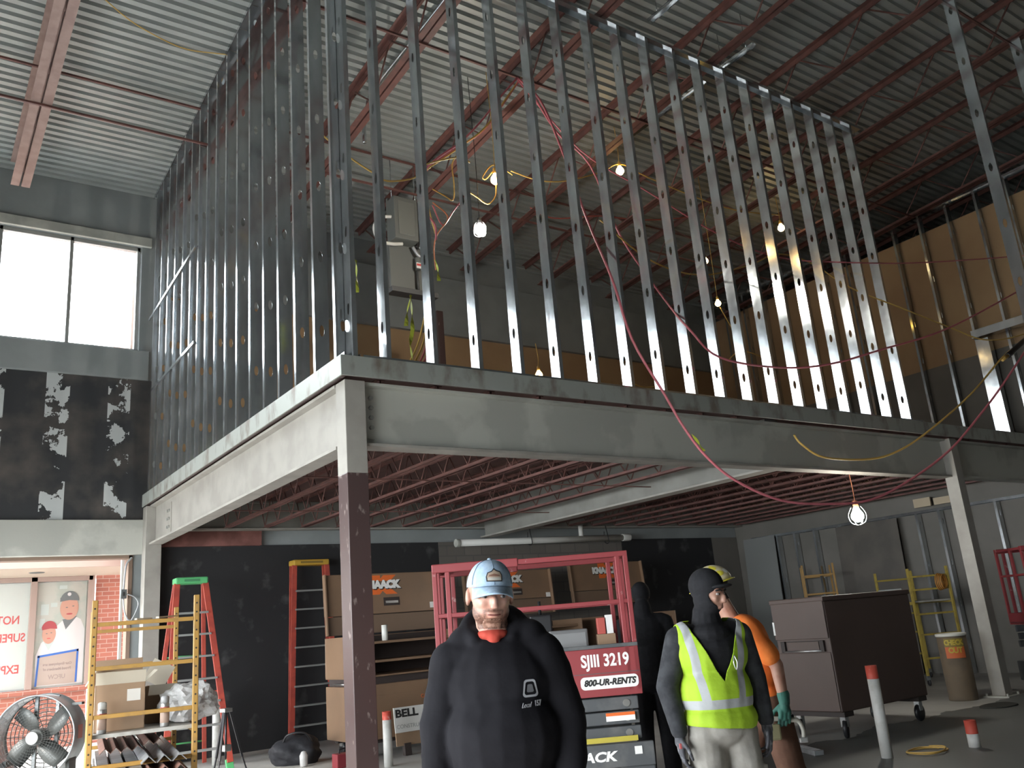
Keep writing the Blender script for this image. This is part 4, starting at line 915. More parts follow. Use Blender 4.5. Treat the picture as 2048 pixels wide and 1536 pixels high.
# ---------------------------------------------------------------- scissor lifts
m_lred = mat('worn_red_lift_paint', (.27, .045, .05), .5, 0, (11, (.42, .22, .21), .66, .72))
m_lgray = mat('dark_gray_lift_paint', (.085, .09, .095), .5, 0, (6, (.13, .13, .13), .5, .68))
m_yel = mat('yellow_strip', (.48, .40, .06), .5); m_dgreen = mat('green_spray_patch', (.03, .30, .08), .5); m_beige = mat('beige_wheel', (.40, .33, .26), .6)
def scissor_lift(label, loc, rz, brand_left=False):
    """origin: floor under the middle; local +X right along the long side, local -Y faces the viewer"""
    t = thing('scissor_lift', label, 'scissor lift', loc, rz, 'red scissor lifts')
    L2, W2 = .84, .36
    # chassis
    ch = MB(); ch.bb(-.88, .88, -W2, W2, .13, .42).obj('chassis', m_lgray, t, .012)
    beam = MB().bb(-.88, .88, -W2 - .03, -W2 + .02, .42, .60).obj('chassis_top_beam', m_lgray, t, .008)
    text('brand_text', 'SKYJACK', .10, m_white_ink, beam, frameM((.30, -W2 - .032, .505), (1, 0, 0), (0, 0, 1)), .001, .004, 1.3, shear=.2)
    MB().bb(.72, .78, -W2 - .034, -W2 - .03, .51, .57).obj('sticker', m_white_ink, beam)
    MB().bb(-.10, .10, -W2 - .034, -W2 - .03, .47, .53).obj('sticker', mat('faded_sticker', (.25, .26, .27), .5), beam)
    for s_ in (-1, 1):
        for q in (-1, 1):
            wh = MB().lathe([(.05, -.05), (.14, -.05), (.16, -.03), (.16, .03), (.14, .05), (.05, .05)], seg=28, M=Matrix.Translation((s_ * .66, q * (W2 + .03), .162)) @ Matrix.Rotation(H90, 4, 'X')).obj('wheel', m_beige, t)
            MB().cyl((s_ * .66, q * (W2 + .03) - .055, .162), (s_ * .66, q * (W2 + .03) + .055, .162), .06, seg=18).obj('wheel_hub', m_lgray, wh, .006)
    eb = MB().cyl((.22, -W2 - .05, .30), (.22, -W2, .30), .065, seg=20).obj('emergency_stop', m_blackp, t, .006); MB().cyl((.22, -W2 - .065, .30), (.22, -W2 - .05, .30), .032, seg=16).obj('red_button', mat('button_red', (.5, .03, .03), .4), eb)
    MB().bb(.36, .62, -W2 - .004, -W2, .26, .37).obj('data_plate', mat('plate_pale', (.45, .48, .42), .5), t)
    # folded scissor pack
    for k, z in enumerate((.62, .735, .85)):
        for q in (-1, 1):
            y = q * (W2 - .05 - .03 * (k % 2))
            ar = MB().bb(-.80, .80, y - .022, y + .022, z, z + .10).obj('scissor_arm', m_lgray, t, .008)
            if q == -1:
                MB().cyl((-.62, y - .03, z + .05), (-.62, y + .03, z + .05), .03, seg=14).obj('pivot_pin', m_steel, ar); MB().cyl((.70, y - .03, z + .05), (.70, y + .03, z + .05), .03, seg=14).obj('pivot_pin', m_steel, ar)
    MB().bb(-.18, .76, -W2 - .012, -W2 - .0, .61, .65).obj('yellow_warning_strip', m_yel, t)
    y = -W2 + .027 - .0
    MB().bb(.52, .76, -.3375, -.3335, .765, .83).obj('white_warning_label', m_white_ink, t); MB().bb(.52, .76, -.3385, -.3375, .805, .83).obj('orange_label_band', m_orange_ink, t)
    nh = MB(); nh.cyl((-.10, -.3375, .785), (-.10, -.3335, .785), .062, seg=28); n_ = nh.obj('no_hands_sign', mat('sign_red', (.55, .07, .07), .5), t)
    MB().cyl((-.10, -.3385, .785), (-.10, -.3375, .785), .049, seg=28).obj('sign_face', m_white_ink, n_)
    hp = MB(); hp.bb(-.122, -.082, -.3395, -.3385, .755, .79)
    for i in range(4): hp.bb(-.122 + .0105 * i, -.114 + .0105 * i, -.3395, -.3385, .79, .812 + (.006 if i in (1, 2) else 0))
    hp.bb(-.082, -.070, -.3395, -.3385, .77, .79); hp.obj('hand_symbol', m_blackp, n_)
    MB().box((-.10, -.340, .785), (.10, .001, .012), None, 0, Matrix.Rotation(math.radians(40), 3, 'Y')).obj('slash', mat('slash_red', (.55, .07, .07), .5), n_)
    # platform
    MB().bb(-L2, L2, -W2, W2, .975, 1.01).obj('platform_floor', m_lgray, t, .004)
    sd = MB(); sd.bb(-L2, L2, -W2 - .02, -W2, .965, 1.345); pn = sd.obj('side_panel', m_lred, t, .006)
    MB().bb(-L2, L2, W2, W2 + .02, .965, 1.14).obj('toe_board', m_lred, t, .005); MB().bb(-L2, -L2 + .02, -W2, W2, .965, 1.14).obj('toe_board', m_lred, t, .005); MB().bb(L2 - .02, L2, -W2, W2, .965, 1.14).obj('toe_board', m_lred, t, .005)
    MB().bb(-L2, L2, -W2 - .035, -W2 - .0, 1.345, 1.375).obj('panel_lip', m_lgray, pn, .004)
    text('model_text', 'SJIII 3219', .135, m_white_ink, pn, frameM((.555, -W2 - .0215, 1.245), (1, 0, 0), (0, 0, 1)), .001, .004, .80)
    if brand_left: text('brand_text', 'SKYJACK', .13, m_white_ink, pn, frameM((-.60, -W2 - .0215, 1.22), (1, 0, 0), (0, 0, 1)), .001, .004, 1.0)
    MB().bb(-L2 + .01, L2 - .01, -W2 - .0225, -W2 - .0202, 1.145, 1.150).obj('panel_seam', m_lgray, pn)
    lbp = MB(); pts = []
    for (cx, cz, a0) in ((.80, 1.10, -90), (.80, 1.10, 0), (.38, 1.10, 90), (.38, 1.10, 180)):
        pass
    def rrect(x0, x1, z0, z1, r):
        P_ = []
        for cx, cz, a0 in ((x1 - r, z0 + r, -90), (x1 - r, z1 - r, 0), (x0 + r, z1 - r, 90), (x0 + r, z0 + r, 180)):
            for k in range(6): a = math.radians(a0 + 18 * k); P_.append((cx + r * math.cos(a), cz + r * math.sin(a)))
        return P_
    rl = lbp.prism(rrect(.335, .815, 1.025, 1.125, .035), .002, frameM((0, -W2 - .0215, 0), (1, 0, 0), (0, 0, 1))).obj('phone_label', m_white_ink, pn)
    text('phone_text', '800-UR-RENTS', .068, mat('label_black', (.02, .02, .02), .5), rl, frameM((.575, -W2 - .0245, 1.075), (1, 0, 0), (0, 0, 1)), .001, .003, .98, shear=.25)
    MB().prism(rrect(-.05, .26, 1.005, 1.12, .045), .002, frameM((0, -W2 - .0215, 0), (1, 0, 0), (0, 0, 1))).obj('green_patch', m_dgreen, pn)
    # guard rails
    T = 2.13; Md = 1.73
    def post(x, y, z0=1.0): MB().bb(x - .02, x + .02, y - .02, y + .02, z0, T).obj('guard_post', m_lred, t, .005)
    for y in (-W2, W2):
        for x in (-L2 + .02, -L2 + .13, L2 - .09, L2 - .02): post(x, y)
    post(-L2 + .02, -.05); post(L2 - .02, .0)
    for y in (-W2, W2):
        MB().bb(-L2, L2, y - .022, y + .022, T - .045, T).obj('top_rail', m_lred, t, .006); MB().bb(-L2, L2, y - .018, y + .018, Md - .035, Md).obj('middle_rail', m_lred, t, .005)
        MB().bb(-L2, -.10, y - .03, y + .03, T - .06, T + .012).obj('rail_sleeve', m_lred, t, .008)
    for x in (-L2 + .02, L2 - .02):
        MB().bb(x - .02, x + .02, -W2, W2, T - .042, T - .002).obj('top_rail', m_lred, t, .005); MB().bb(x - .018, x + .018, -W2, W2, Md - .033, Md - .002).obj('middle_rail', m_lred, t, .005)
    # controller hung on the far rail
    cbx = MB().bb(-.03, .17, W2 - .20, W2 - .04, 1.50, 1.66).obj('control_box', m_blackp, t, .015); MB().cyl((.07, W2 - .14, 1.66), (.07, W2 - .15, 1.78), .014).obj('joystick', m_blackp, cbx)
    MB().tube([(.12, W2 - .1, 1.5), (.20, W2 - .14, 1.35), (.22, W2 - .12, 1.15), (.12, W2 - .08, 1.02)], .016, 8).obj('coiled_cable', m_flex, t)
    return t
RZL = math.atan2(-.566, .822)
LC = Vector((1.476, -.563, 0))
scissor_lift('red scissor lift with lowered platform behind the capped man', tuple(LC), RZL)
scissor_lift('red scissor lift half out of frame behind the far right column', (11.95, -.47, 0), RZL, True)
LM = Matrix.Translation(LC) @ Matrix.Rotation(RZL, 4, 'Z')
def onl(x, y, z): return tuple(LM @ Vector((x, y, z)))
t = thing('tool_case', 'gray case standing on the red lift platform', 'case', onl(.30, .10, 1.012), RZL); MB().bb(-.17, .17, -.09, .09, 0, .50).obj('body', mat('case_gray', (.16, .16, .16), .5), t, .012); MB().bb(-.15, .15, -.094, -.09, .24, .47).obj('lid_panel', mat('case_pale', (.25, .25, .25), .5), t, .004)
t = thing('parts_carton', 'small brown carton with red and white packs on the red lift platform', 'box', onl(.63, .06, 1.012), RZL); MB().bb(-.08, .08, -.07, .07, 0, .44).obj('body', m_card, t, .003)
MB().bb(-.07, .0, -.05, .05, .44, .58).obj('red_pack', mat('pack_red', (.5, .10, .08), .5), t, .004); MB().bb(.01, .07, -.04, .05, .44, .60).obj('white_pack', m_white_ink, t, .004)

# ---------------------------------------------------------------- brown rolling box, drum, boards
m_brown = mat('brown_box_enamel', (.10, .066, .055), .5, 0, (1.2, (.088, .058, .048), .4, .6)); m_brownd = mat('brown_box_shadow_gap', (.035, .025, .022), .6)
t = thing('rolling_job_box', 'large brown rolling job box on casters under the work light', 'job box', (6.93, .10, 0))
MB().bb(-.90, .92, -.36, .43, .30, 1.57).obj('body', m_brown, t, .015)
MB().bb(-.93, .94, -.37, .44, 1.57, 1.63).obj('lid', m_brown, t, .012)
MB().bb(-.925, -.90, -.355, .425, 1.14, 1.60).obj('upper_end_panel', m_brown, t, .006); MB().bb(-.915, -.90, -.345, .415, .31, .98).obj('lower_end_panel', m_brown, t, .006)
rc = MB().bb(-.905, -.895, -.26, .33, .99, 1.12).obj('handle_recess', m_brownd, t); MB().bb(-.918, -.905, -.20, .27, 1.0, 1.11).obj('recess_plate', m_brown, rc, .004); MB().cyl((-.93, -.24, 1.0), (-.93, .31, 1.0), .010).obj('handle_bar', m_steel, rc)
for y in (-.25, .32): MB().bb(-.935, -.90, y - .03, y + .03, .99, 1.12).obj('handle_bracket', m_brownd, rc, .004)
MB().bb(-.93, -.925, .405, .432, 1.2, 1.36).obj('paper_strip', m_white_ink, t)
for x in (-.78, .78):
    for y in (-.28, .35):
        c_ = MB().lathe([(.02, -.025), (.095, -.025), (.105, -.01), (.105, .01), (.095, .025), (.02, .025)], seg=26, M=Matrix.Translation((x, y, .107)) @ Matrix.Rotation(H90 + (.5 if x < 0 else .1), 4, 'Z') @ Matrix.Rotation(H90, 4, 'Y')).obj('caster', m_blackp, t)
        MB().bb(x - .035, x + .035, y - .035, y + .035, .13, .245).obj('caster_fork', m_galv, c_)
    MB().bb(x - .09, x + .09, -.36, .43, .245, .30).obj('skid', m_brownd, t, .004)
m_fiber = mat('brown_fiberboard', (.16, .12, .08), .75, 0, (3, (.12, .095, .07), .45, .6))
t = thing('fiber_drum', 'tall brown fiber drum with orange label and white rim beside the far column', 'drum', (9.93, .46, 0), .6)
MB().lathe([(0, 0), (.195, 0), (.20, .02), (.205, .92), (.195, .92), (.19, .03), (0, .03)], seg=40).obj('drum_wall', m_fiber, t)
MB().lathe([(.203, .905), (.217, .91), (.217, .945), (.203, .95), (.192, .945), (.192, .91)], seg=40).obj('rim', mat('white_rim', (.68, .68, .63), .5), t)
MB().cyl((0, 0, .80), (0, 0, .93), .191, seg=36).obj('white_liner', mat('white_liner', (.62, .63, .58), .6), t)
lp = MB()
def curved(mb, z0, z1, a0, a1, r, n=12):
    vs = []
    for i in range(n + 1):
        a = a0 + (a1 - a0) * i / n
        vs += [(r * math.sin(a), -r * math.cos(a), z0), (r * math.sin(a), -r * math.cos(a), z1)]
    mb._add(vs, [(2 * i, 2 * i + 2, 2 * i + 3, 2 * i + 1) for i in range(n)]); return mb
AV = -1.60
curved(MB(), .60, .76, AV - .62, AV + .72, .2085).obj('orange_label', mat('drum_label_orange', (.62, .15, .05), .6), t)
curved(MB(), .76, .88, AV - .62, AV + .72, .2085).obj('olive_label', mat('drum_label_olive', (.24, .19, .05), .6), t)
def arc_text(s, z, size, m, a_mid, r, parent, step):
    n = len(s)
    for i, chh in enumerate(s):
        if chh == ' ': continue
        a = a_mid + (i - (n - 1) / 2) * step
        x, y = r * math.sin(a), -r * math.cos(a)
        text('label_letter', chh, size, m, parent, frameM((x, y, z), (math.cos(a), math.sin(a), 0), (0, 0, 1)), .001, .004, .9)
m_yink = mat('yellow_ink', (.55, .42, .06), .6)
arc_text('CHECK', .82, .10, m_yink, AV + .03, .2095, t, .25); arc_text('OUT', .71, .11, m_yink, AV + .10, .2095, t, .30)
def leaning(name, label, cat, x, y0, y1, z1, m, th=.014, lean=.10):
    mb = MB(); mb._add([(0, y0, 0), (th, y0, 0), (th, y1, 0), (0, y1, 0), (lean, y0, z1), (lean + th, y0, z1), (lean + th, y1, z1), (lean, y1, z1)], [(0, 1, 2, 3), (4, 7, 6, 5), (0, 4, 5, 1), (1, 5, 6, 2), (2, 6, 7, 3), (3, 7, 4, 0)])
    o = mb.obj(name, m); o.location = (x, 0, 0.001); return tag(o, label, cat, 'sheets against the right wall')
leaning('gypsum_sheet', 'gray gypsum sheet on edge against the right wall next to the back corner', 'sheet', 13.70, 6.46, 7.40, 3.15, m_gyp)
leaning('plywood_sheet', 'dark brown sheet leaning on the right wall below the work light', 'sheet', 13.70, 3.30, 4.78, 3.1, m_darkbd)
for y0, y1, z0, z1, lab in ((2.50, 2.86, 3.235, 3.41, 'tan plywood scrap high on the right wall, left of the pair'), (2.08, 2.43, 3.235, 3.37, 'tan plywood scrap high on the right wall, right of the pair')):
    tag(MB().bb(13.80, 13.8385, y0, y1, z0, z1).obj('plywood_scrap', m_wood), lab, 'plywood scrap', 'plywood scraps')
# things on the far scaffold, on the floor
t = thing('supply_box', 'white and orange box on the dull yellow scaffold', 'box', (11.73, 2.45, 1.432), -.62); MB().bb(-.16, .16, -.14, .14, .09, .24).obj('lid', mat('box_white', (.42, .45, .45), .5), t, .01); MB().bb(-.155, .155, -.135, .135, 0, .09).obj('base', mat('box_orange', (.5, .24, .06), .5), t, .01)
t = thing('cord_reel', 'orange cord coil hung on the dull yellow scaffold', 'cord reel', (12.16, 1.72, 1.73))
for k in range(4): MB().tube([(.10 * math.cos(a) * (1 + .06 * k), .03 * k - .08, .12 * math.sin(a) * (1 + .06 * k)) for a in [2 * math.pi * i / 24 for i in range(25)]], .012, 6, sub=1).obj('cord_turn', mat('cord_orange', (.45, .20, .04), .5), t)
t = thing('waste_bin', 'black bin in the dim bay behind the brown rolling box', 'bin', (11.2, 2.75, 0)); MB().lathe([(.15, 0), (.19, .5), (.205, .5), (.205, .53), (.175, .53), (.14, .02), (0, .02)], seg=24).obj('bin', m_blackp, t)
t = thing('slotted_channel', 'slotted galvanized tray lying on the floor left of the rolling box', 'channel', (5.26, -.16, 0), math.atan2(-.88, -.44))
MB().bb(-.50, .50, -.055, .055, .001, .05).obj('channel', m_dull, t, .004)
for k in range(14):
    if k != 7: MB().bb(-.455 + .067 * k - .022, -.455 + .067 * k + .022, -.052 + .012, .052 - .012, .0502, .052).obj('slot_strip', mat('pale_slot', (.62, .63, .65), .5) if k == 0 else bpy.data.materials['pale_slot'], t)
cp = []
for i in range(70):
    a = i * .19; r_ = .17 + .012 * math.sin(i * .7); cp.append((r_ * math.cos(a) * 1.3, r_ * math.sin(a), .010 + .0035 * i / 10))
o = MB().tube(cp, .007, 6, sub=2).obj('cord_coil', m_cab['yellow']); o.location = (5.63, -1.48, 0.0); tag(o, 'loose yellow cord coil on the dark floor at the bottom right', 'cord')
mb = MB(); mb.prism([(.30 * math.cos(a) * (1 + .12 * math.sin(3 * a)), .22 * math.sin(a) * (1 + .10 * math.cos(2 * a))) for a in [2 * math.pi * i / 26 for i in range(26)]], .02)
o = mb.obj('floor_mat', mat('dark_rubber', (.05, .05, .045), .8), None, .004); o.location = (9.33, -.36, 0.0); tag(o, 'dark flat rubber scrap on the floor in front of the fiber drum', 'mat')

# ---------------------------------------------------------------- outside the windows
m_canopy = mat('pink_cream_canopy', (.36, .27, .23), .7); m_soff = mat('cream_soffit', (.40, .33, .26), .7); m_frame = mat('brown_store_frame', (.26, .19, .16), .5)
t = thing('storefront_building', 'brick storefront with poster windows across the walkway', 'building', (-4.16, 13.6, -.31)); t.scale = (1.198, 1.198, 1.198)
ob = MB(); ob.bb(-8, 3.70, .02, .3, 0, 1.20); ob.bb(3.78, 6.2, .02, .3, 0, 3.06); ob.obj('brick_wall', m_brick, t)
MB().bb(-8, 3.8, -.04, .1, 1.14, 1.22).obj('window_sill', m_brick, t)
MB().bb(-8, 6.2, .02, .3, 3.06, 6.0).obj('upper_wall', m_canopy, t)
cn = MB().bb(-8, 4.42, -1.6, .0, 3.06, 3.09).obj('soffit', m_soff, t); MB().bb(-8, 4.42, -1.62, -1.58, 3.06, 3.40).obj('fascia', m_canopy, t); MB().lathe([(0, -.012), (.10, -.012), (.12, 0), (0, 0)], (2.72, -.9, 3.06), 24).obj('recessed_light', m_fand, cn)
for x in (3.70, 2.80, 1.2, -.6): MB().bb(x - .05, x + .05, -.03, .06, 1.22, 3.06).obj('mullion', m_frame, t, .006)
MB().bb(-8, 3.72, -.03, .06, 2.98, 3.06).obj('head_frame', m_frame, t, .005)
MB().bb(-8, 3.70, .07, .08, 1.22, 3.0).obj('window_backing', mat('pale_window_film', (.5, .52, .5), .5), t)
# white panel with reversed red lettering, seen from behind
PN = MB().bb(1.25, 2.75, .050, .056, 1.24, 2.97).obj('white_poster', mat('poster_white', (.38, .40, .37), .6), t)
m_pred = mat('poster_red', (.38, .07, .065), .6)
for s_, x, z, sz in (('NOT JUST', 2.62, 2.36, .19), ('SUPERIOR', 2.72, 2.07, .19), ('AN', 2.30, 1.83, .15), ('EXPERIENCE', 2.66, 1.56, .19)):
    text('poster_text', s_, sz, m_pred, PN, frameM((x, .049, z), (1, 0, 0), (0, 0, 1)), .0008, .004, .82, 'LEFT', True)
# photo poster: two workers in white coats
pp = MB().bb(2.86, 3.64, .050, .056, 1.24, 2.97).obj('photo_poster', mat('poster_pale_room', (.33, .33, .29), .6, 0, (5, (.28, .31, .27), .45, .6)), t)
m_pskin = mat('poster_skin', (.37, .20, .145), .6); m_pcoat = mat('poster_coat', (.44, .43, .42), .6); m_pdark = mat('poster_dark', (.10, .11, .11), .6); m_pmar = mat('poster_maroon', (.27, .045, .05), .6); m_pgray = mat('poster_gray', (.34, .38, .36), .6)
def disc(cx, cz, rx, rz, y, m, nm, n=26, a0=0, a1=360):
    P_ = [(cx + rx * math.cos(math.radians(a0 + (a1 - a0) * i / n)), cz + rz * math.sin(math.radians(a0 + (a1 - a0) * i / n))) for i in range(n)]
    MB().prism(P_, .0008, frameM((0, y, 0), (1, 0, 0), (0, 0, 1))).obj(nm, m, pp)
def flat(P_, y, m, nm): MB().prism(P_, .0008, frameM((0, y, 0), (1, 0, 0), (0, 0, 1))).obj(nm, m, pp)
for (x0, x1, z0, z1) in ((2.93, 3.05, 2.42, 2.60), (3.08, 3.18, 2.55, 2.62), (3.20, 3.32, 2.85, 2.91), (2.92, 3.0, 2.2, 2.36)): flat([(x0, z0), (x1, z0), (x1, z1), (x0, z1)], .0485, m_pgray, 'poster_shelf')
flat([(3.16, 1.26), (3.63, 1.26), (3.63, 2.15), (3.56, 2.32), (3.46, 2.38), (3.30, 2.34), (3.18, 2.22), (3.12, 1.9)], .0475, m_pcoat, 'poster_coat')
flat([(3.27, 2.33), (3.33, 2.16), (3.50, 2.38)], .0465, m_pdark, 'poster_collar'); disc(3.37, 2.52, .145, .20, .0455, m_pskin, 'poster_face'); disc(3.37, 2.64, .15, .17, .0445, m_pdark, 'poster_cap', 20, 0, 180)
flat([(3.22, 2.63), (3.40, 2.66), (3.40, 2.70), (3.22, 2.70)], .0435, m_pdark, 'poster_cap_bill'); disc(3.36, 2.755, .03, .03, .0433, m_pcoat, 'poster_cap_badge')
disc(3.33, 2.53, .018, .008, .0443, m_pdark, 'poster_eye'); disc(3.43, 2.55, .018, .008, .0443, m_pdark, 'poster_eye'); disc(3.375, 2.42, .05, .014, .0443, m_pmar, 'poster_mouth')
flat([(2.90, 1.26), (3.24, 1.26), (3.27, 1.75), (3.20, 1.98), (3.08, 2.04), (2.96, 1.96), (2.89, 1.75)], .0465, m_pcoat, 'poster_coat')
flat([(3.0, 1.98), (3.08, 1.83), (3.17, 1.99)], .0455, m_pgray, 'poster_collar'); disc(3.075, 2.10, .105, .16, .0445, m_pskin, 'poster_face'); disc(3.075, 2.18, .12, .14, .0435, m_pmar, 'poster_cap', 20, 0, 180)
flat([(2.965, 2.17), (3.09, 2.19), (3.09, 2.22), (2.965, 2.22)], .0430, m_pmar, 'poster_cap_bill'); disc(3.04, 2.11, .014, .007, .0433, m_pdark, 'poster_eye'); disc(3.11, 2.12, .014, .007, .0433, m_pdark, 'poster_eye'); disc(3.075, 2.03, .03, .009, .0433, m_pred, 'poster_mouth')
flat([(2.93, 1.27), (3.53, 1.27), (3.53, 1.80), (2.95, 1.74)], .0455, mat('poster_notice', (.30, .24, .20), .6), 'poster_notice')
m_pblue = mat('blue_tape', (.03, .10, .32), .6)
for P_ in ([(2.92, 1.72), (3.55, 1.79), (3.55, 1.825), (2.92, 1.755)], [(2.90, 1.26), (2.93, 1.26), (2.955, 1.75), (2.925, 1.75)], [(3.51, 1.28), (3.54, 1.28), (3.55, 1.82), (3.52, 1.82)]): flat(P_, .0445, m_pblue, 'blue_tape')
m_pbr = mat('notice_brown', (.22, .17, .15), .6)
for s_, z, sz in (('Our Employees are', 1.60, .062), ('Proud Members of', 1.52, .062), ('UFCW', 1.39, .10)): text('notice_text', s_, sz, m_pbr, pp, frameM((3.23, .0435, z), (1, 0, 0), (0, 0, 1)), .0006, .002, .9, 'CENTER', True)
# brick wing seen through the upper window
t = thing('brick_wing', 'pale red brick building wing outside the upper window', 'building', (.12, 10.4, 0)); MB().bb(0, 4, -1.2, 1.15, 3.6, 9.65).obj('wall', m_brick_pale, t); MB().bb(.9, 4, -1.2, 1.15, 0, 3.6).obj('recessed_ground_floor', m_brick_pale, t); MB().bb(-.03, 4.02, -1.2, 1.18, 9.65, 9.75).obj('coping', m_grayst, t); MB().bb(-.04, 0, -.75, -.65, 0, 9.7).obj('downspout', m_whitest, t)
# switch box hanging in the lower opening
t = thing('switch_box', 'small switch box hanging on bent conduit in the lower window opening', 'switch', (-.26, 7.72, 2.55)); MB().bb(-.045, .045, -.03, .03, -.07, .07).obj('box', m_fan, t, .006); MB().bb(-.012, .012, -.036, -.03, -.03, .03).obj('toggle', m_blackp, t)
MB().tube([(.0, 0, .07), (.01, 0, .3), (.03, 0, .46), (.09, 0, .54), (.10, .0, .56)], .014, 8).obj('conduit', m_flex, t); MB().tube([(.0, 0, -.07), (.02, 0, -.25), (.07, 0, -.38), (.12, 0, -.40)], .012, 8).obj('conduit', m_flex, t); MB().tube([(.04, 0, 0), (.16, 0, -.05), (.22, 0, -.16), (.17, 0, -.32), (.11, 0, -.42)], .009, 8).obj('loose_cable', m_flex, t)
# ---------------------------------------------------------------- people
def remesh(mb, name, m, parent, voxel, smooth=4, fac=.5):
    me = mb.mesh(name + '_raw'); o = bpy.data.objects.new(name + '_raw', me); COL.objects.link(o)
    r = o.modifiers.new('r', 'REMESH'); r.mode = 'VOXEL'; r.voxel_size = voxel; r.use_smooth_shade = True
    if smooth: s_ = o.modifiers.new('s', 'SMOOTH'); s_.factor = fac; s_.iterations = smooth
    dg = bpy.context.evaluated_depsgraph_get(); me2 = bpy.data.meshes.new_from_object(o.evaluated_get(dg))
    bpy.data.objects.remove(o); bpy.data.meshes.remove(me); me2.name = name
    me2.materials.clear(); me2.materials.append(m)
    p = bpy.data.objects.new(name, me2); COL.objects.link(p); p.parent = parent
    for q in me2.polygons: q.use_smooth = True
    return p
def patch_of(src, name, m, parent, keep, off):
    """a thin layer lifted off part of a body mesh (hair, beard)"""
    bm = bmesh.new(); bm.from_mesh(src.data); bm.normal_update()
    bmesh.ops.delete(bm, geom=[f for f in bm.faces if not keep(f.calc_center_median(), f.normal)], context='FACES')
    for v in bm.verts: v.co += v.normal * off
    me = bpy.data.meshes.new(name); bm.to_mesh(me); bm.free(); me.materials.append(m)
    for q in me.polygons: q.use_smooth = True
    o = bpy.data.objects.new(name, me); COL.objects.link(o); o.parent = parent
    q = o.modifiers.new('thick', 'SOLIDIFY'); q.thickness = .006; q.offset = -1
    return o
def head_prims(mb, Hm, w=1.0, ears=True):
    """head about 0.235 tall; origin at the neck pivot, face toward local -Y"""
    def e(c, r): mb.ell(c, r, 18, 12, Hm)
    e((0, .012, .165), (.075 * w, .094, .088)); e((0, -.022, .115), (.066 * w, .070, .085)); e((0, -.036, .064), (.050 * w * w, .050, .040))
    e((0, -.068, .145), (.052 * w, .026, .018)); e((0, -.095, .103), (.013, .020, .026)); e((0, -.103, .088), (.017, .014, .011)); e((.034, -.066, .100), (.022, .020, .020)); e((-.034, -.066, .100), (.022, .020, .020))
    e((0, -.082, .062), (.024, .013, .007)); e((0, -.080, .050), (.021, .013, .007))
    if ears:
        for s_ in (-1, 1): e((s_ * .076 * w, .006, .118), (.010, .020, .033))
def face(parent, Hm, brow, mouth=True, w=1.0):
    m_w = mat('eye_white', (.33, .29, .27), .4); m_i = mat('eye_iris', (.03, .02, .018), .25)
    for s_ in (-1, 1):
        ey = MB().ell((s_ * .032 * w, -.080, .124), (.0125, .010, .0075), 14, 10, Hm).obj('eye', m_w, parent)
        MB().ell((s_ * .032 * w + .002, -.0875, .124), (.0058, .004, .0062), 12, 8, Hm).obj('iris', m_i, ey)
        MB().tube([Hm @ Vector(p) for p in ((s_ * .012 * w, -.093, .142), (s_ * .032 * w, -.093, .147), (s_ * .052 * w, -.078, .141))], .0055, 6, sub=3).obj('eyebrow', brow, parent)
    if mouth: MB().tube([Hm @ Vector(p) for p in ((-.024, -.087, .057), (0, -.0955, .0555), (.024, -.087, .057))], .0035, 6, sub=3).obj('mouth', mat('mouth_line', (.20, .06, .05), .5), parent)
def hand_prims(mb, Mh, side, curl=.35, k=1.0):
    """wrist at the origin, fingers down local -Z, palm toward the body; side=+1/-1 puts the thumb forward (-Y)"""
    def P(v): return Mh @ Vector([c * k for c in v])
    mb.capsule(P((0, 0, .01)), P((0, 0, -.03)), .027 * k, .030 * k); mb.capsule(P((0, -.020, -.045)), P((0, -.022, -.085)), .019 * k, .014 * k); mb.capsule(P((0, .0, -.045)), P((0, 0, -.088)), .019 * k, .014 * k); mb.capsule(P((0, .022, -.045)), P((0, .024, -.082)), .018 * k, .013 * k)
    for i, (y, L_) in enumerate(((-.030, .9), (-.010, 1.0), (.011, .95), (.031, .76))):
        p = Vector((0, y, -.088 if i < 3 else -.08)); a = curl * .4
        for j, sg in enumerate((.042, .028, .022)):
            d = Vector((-side * math.sin(a), 0, -math.cos(a))); q = p + d * sg * L_
            mb.capsule(P(p), P(q), (.0092 - .0008 * j) * k, (.0086 - .0009 * j) * k, 10); p = q; a += curl * (1 + .15 * i)
    p0 = Vector((-side * .005, -.028, -.025)); p1 = p0 + Vector((-side * .015, -.028, -.030)); p2 = p1 + Vector((-side * .010, -.008, -.032)); p3 = p2 + Vector((-side * .008, .004, -.024))
    mb.capsule(P(p0), P(p1), .014 * k, .011 * k, 10); mb.capsule(P(p1), P(p2), .011 * k, .0095 * k, 10); mb.capsule(P(p2), P(p3), .0095 * k, .008 * k, 10)
def limb(mb, pts, rs, flat=None):
    for a, c, r0, r1 in zip(pts, pts[1:], rs, rs[1:]): mb.capsule(a, c, r0, r1, 16, flat)
def shoe(parent, heel, toe, m, m2):
    h, t_ = Vector(heel), Vector(toe); d = (t_ - h).normalized()
    mb = MB(); mb.capsule((h.x, h.y, .055), (t_.x - d.x * .05, t_.y - d.y * .05, .045), .048, .042); mb.capsule((h.x, h.y, .06), (h.x, h.y, .14), .05, .046)
    o = remesh(mb, 'boot', m, parent, .008, 3)
    MB().bar((h.x - d.x * .04, h.y - d.y * .04, .012), (t_.x, t_.y, .012), .085, .024).obj('sole', m2, o, .006)
def skinmat(nm, c): return mat(nm, c, .5, 0, (14, (c[0] * .85, c[1] * .72, c[2] * .68), .42, .62))
def fabric(nm, c, c2=None, sc=26): return mat(nm, c, .85, 0, (sc, c2 or tuple(x * 1.25 for x in c), .42, .62), (16, .25), spec=.2)
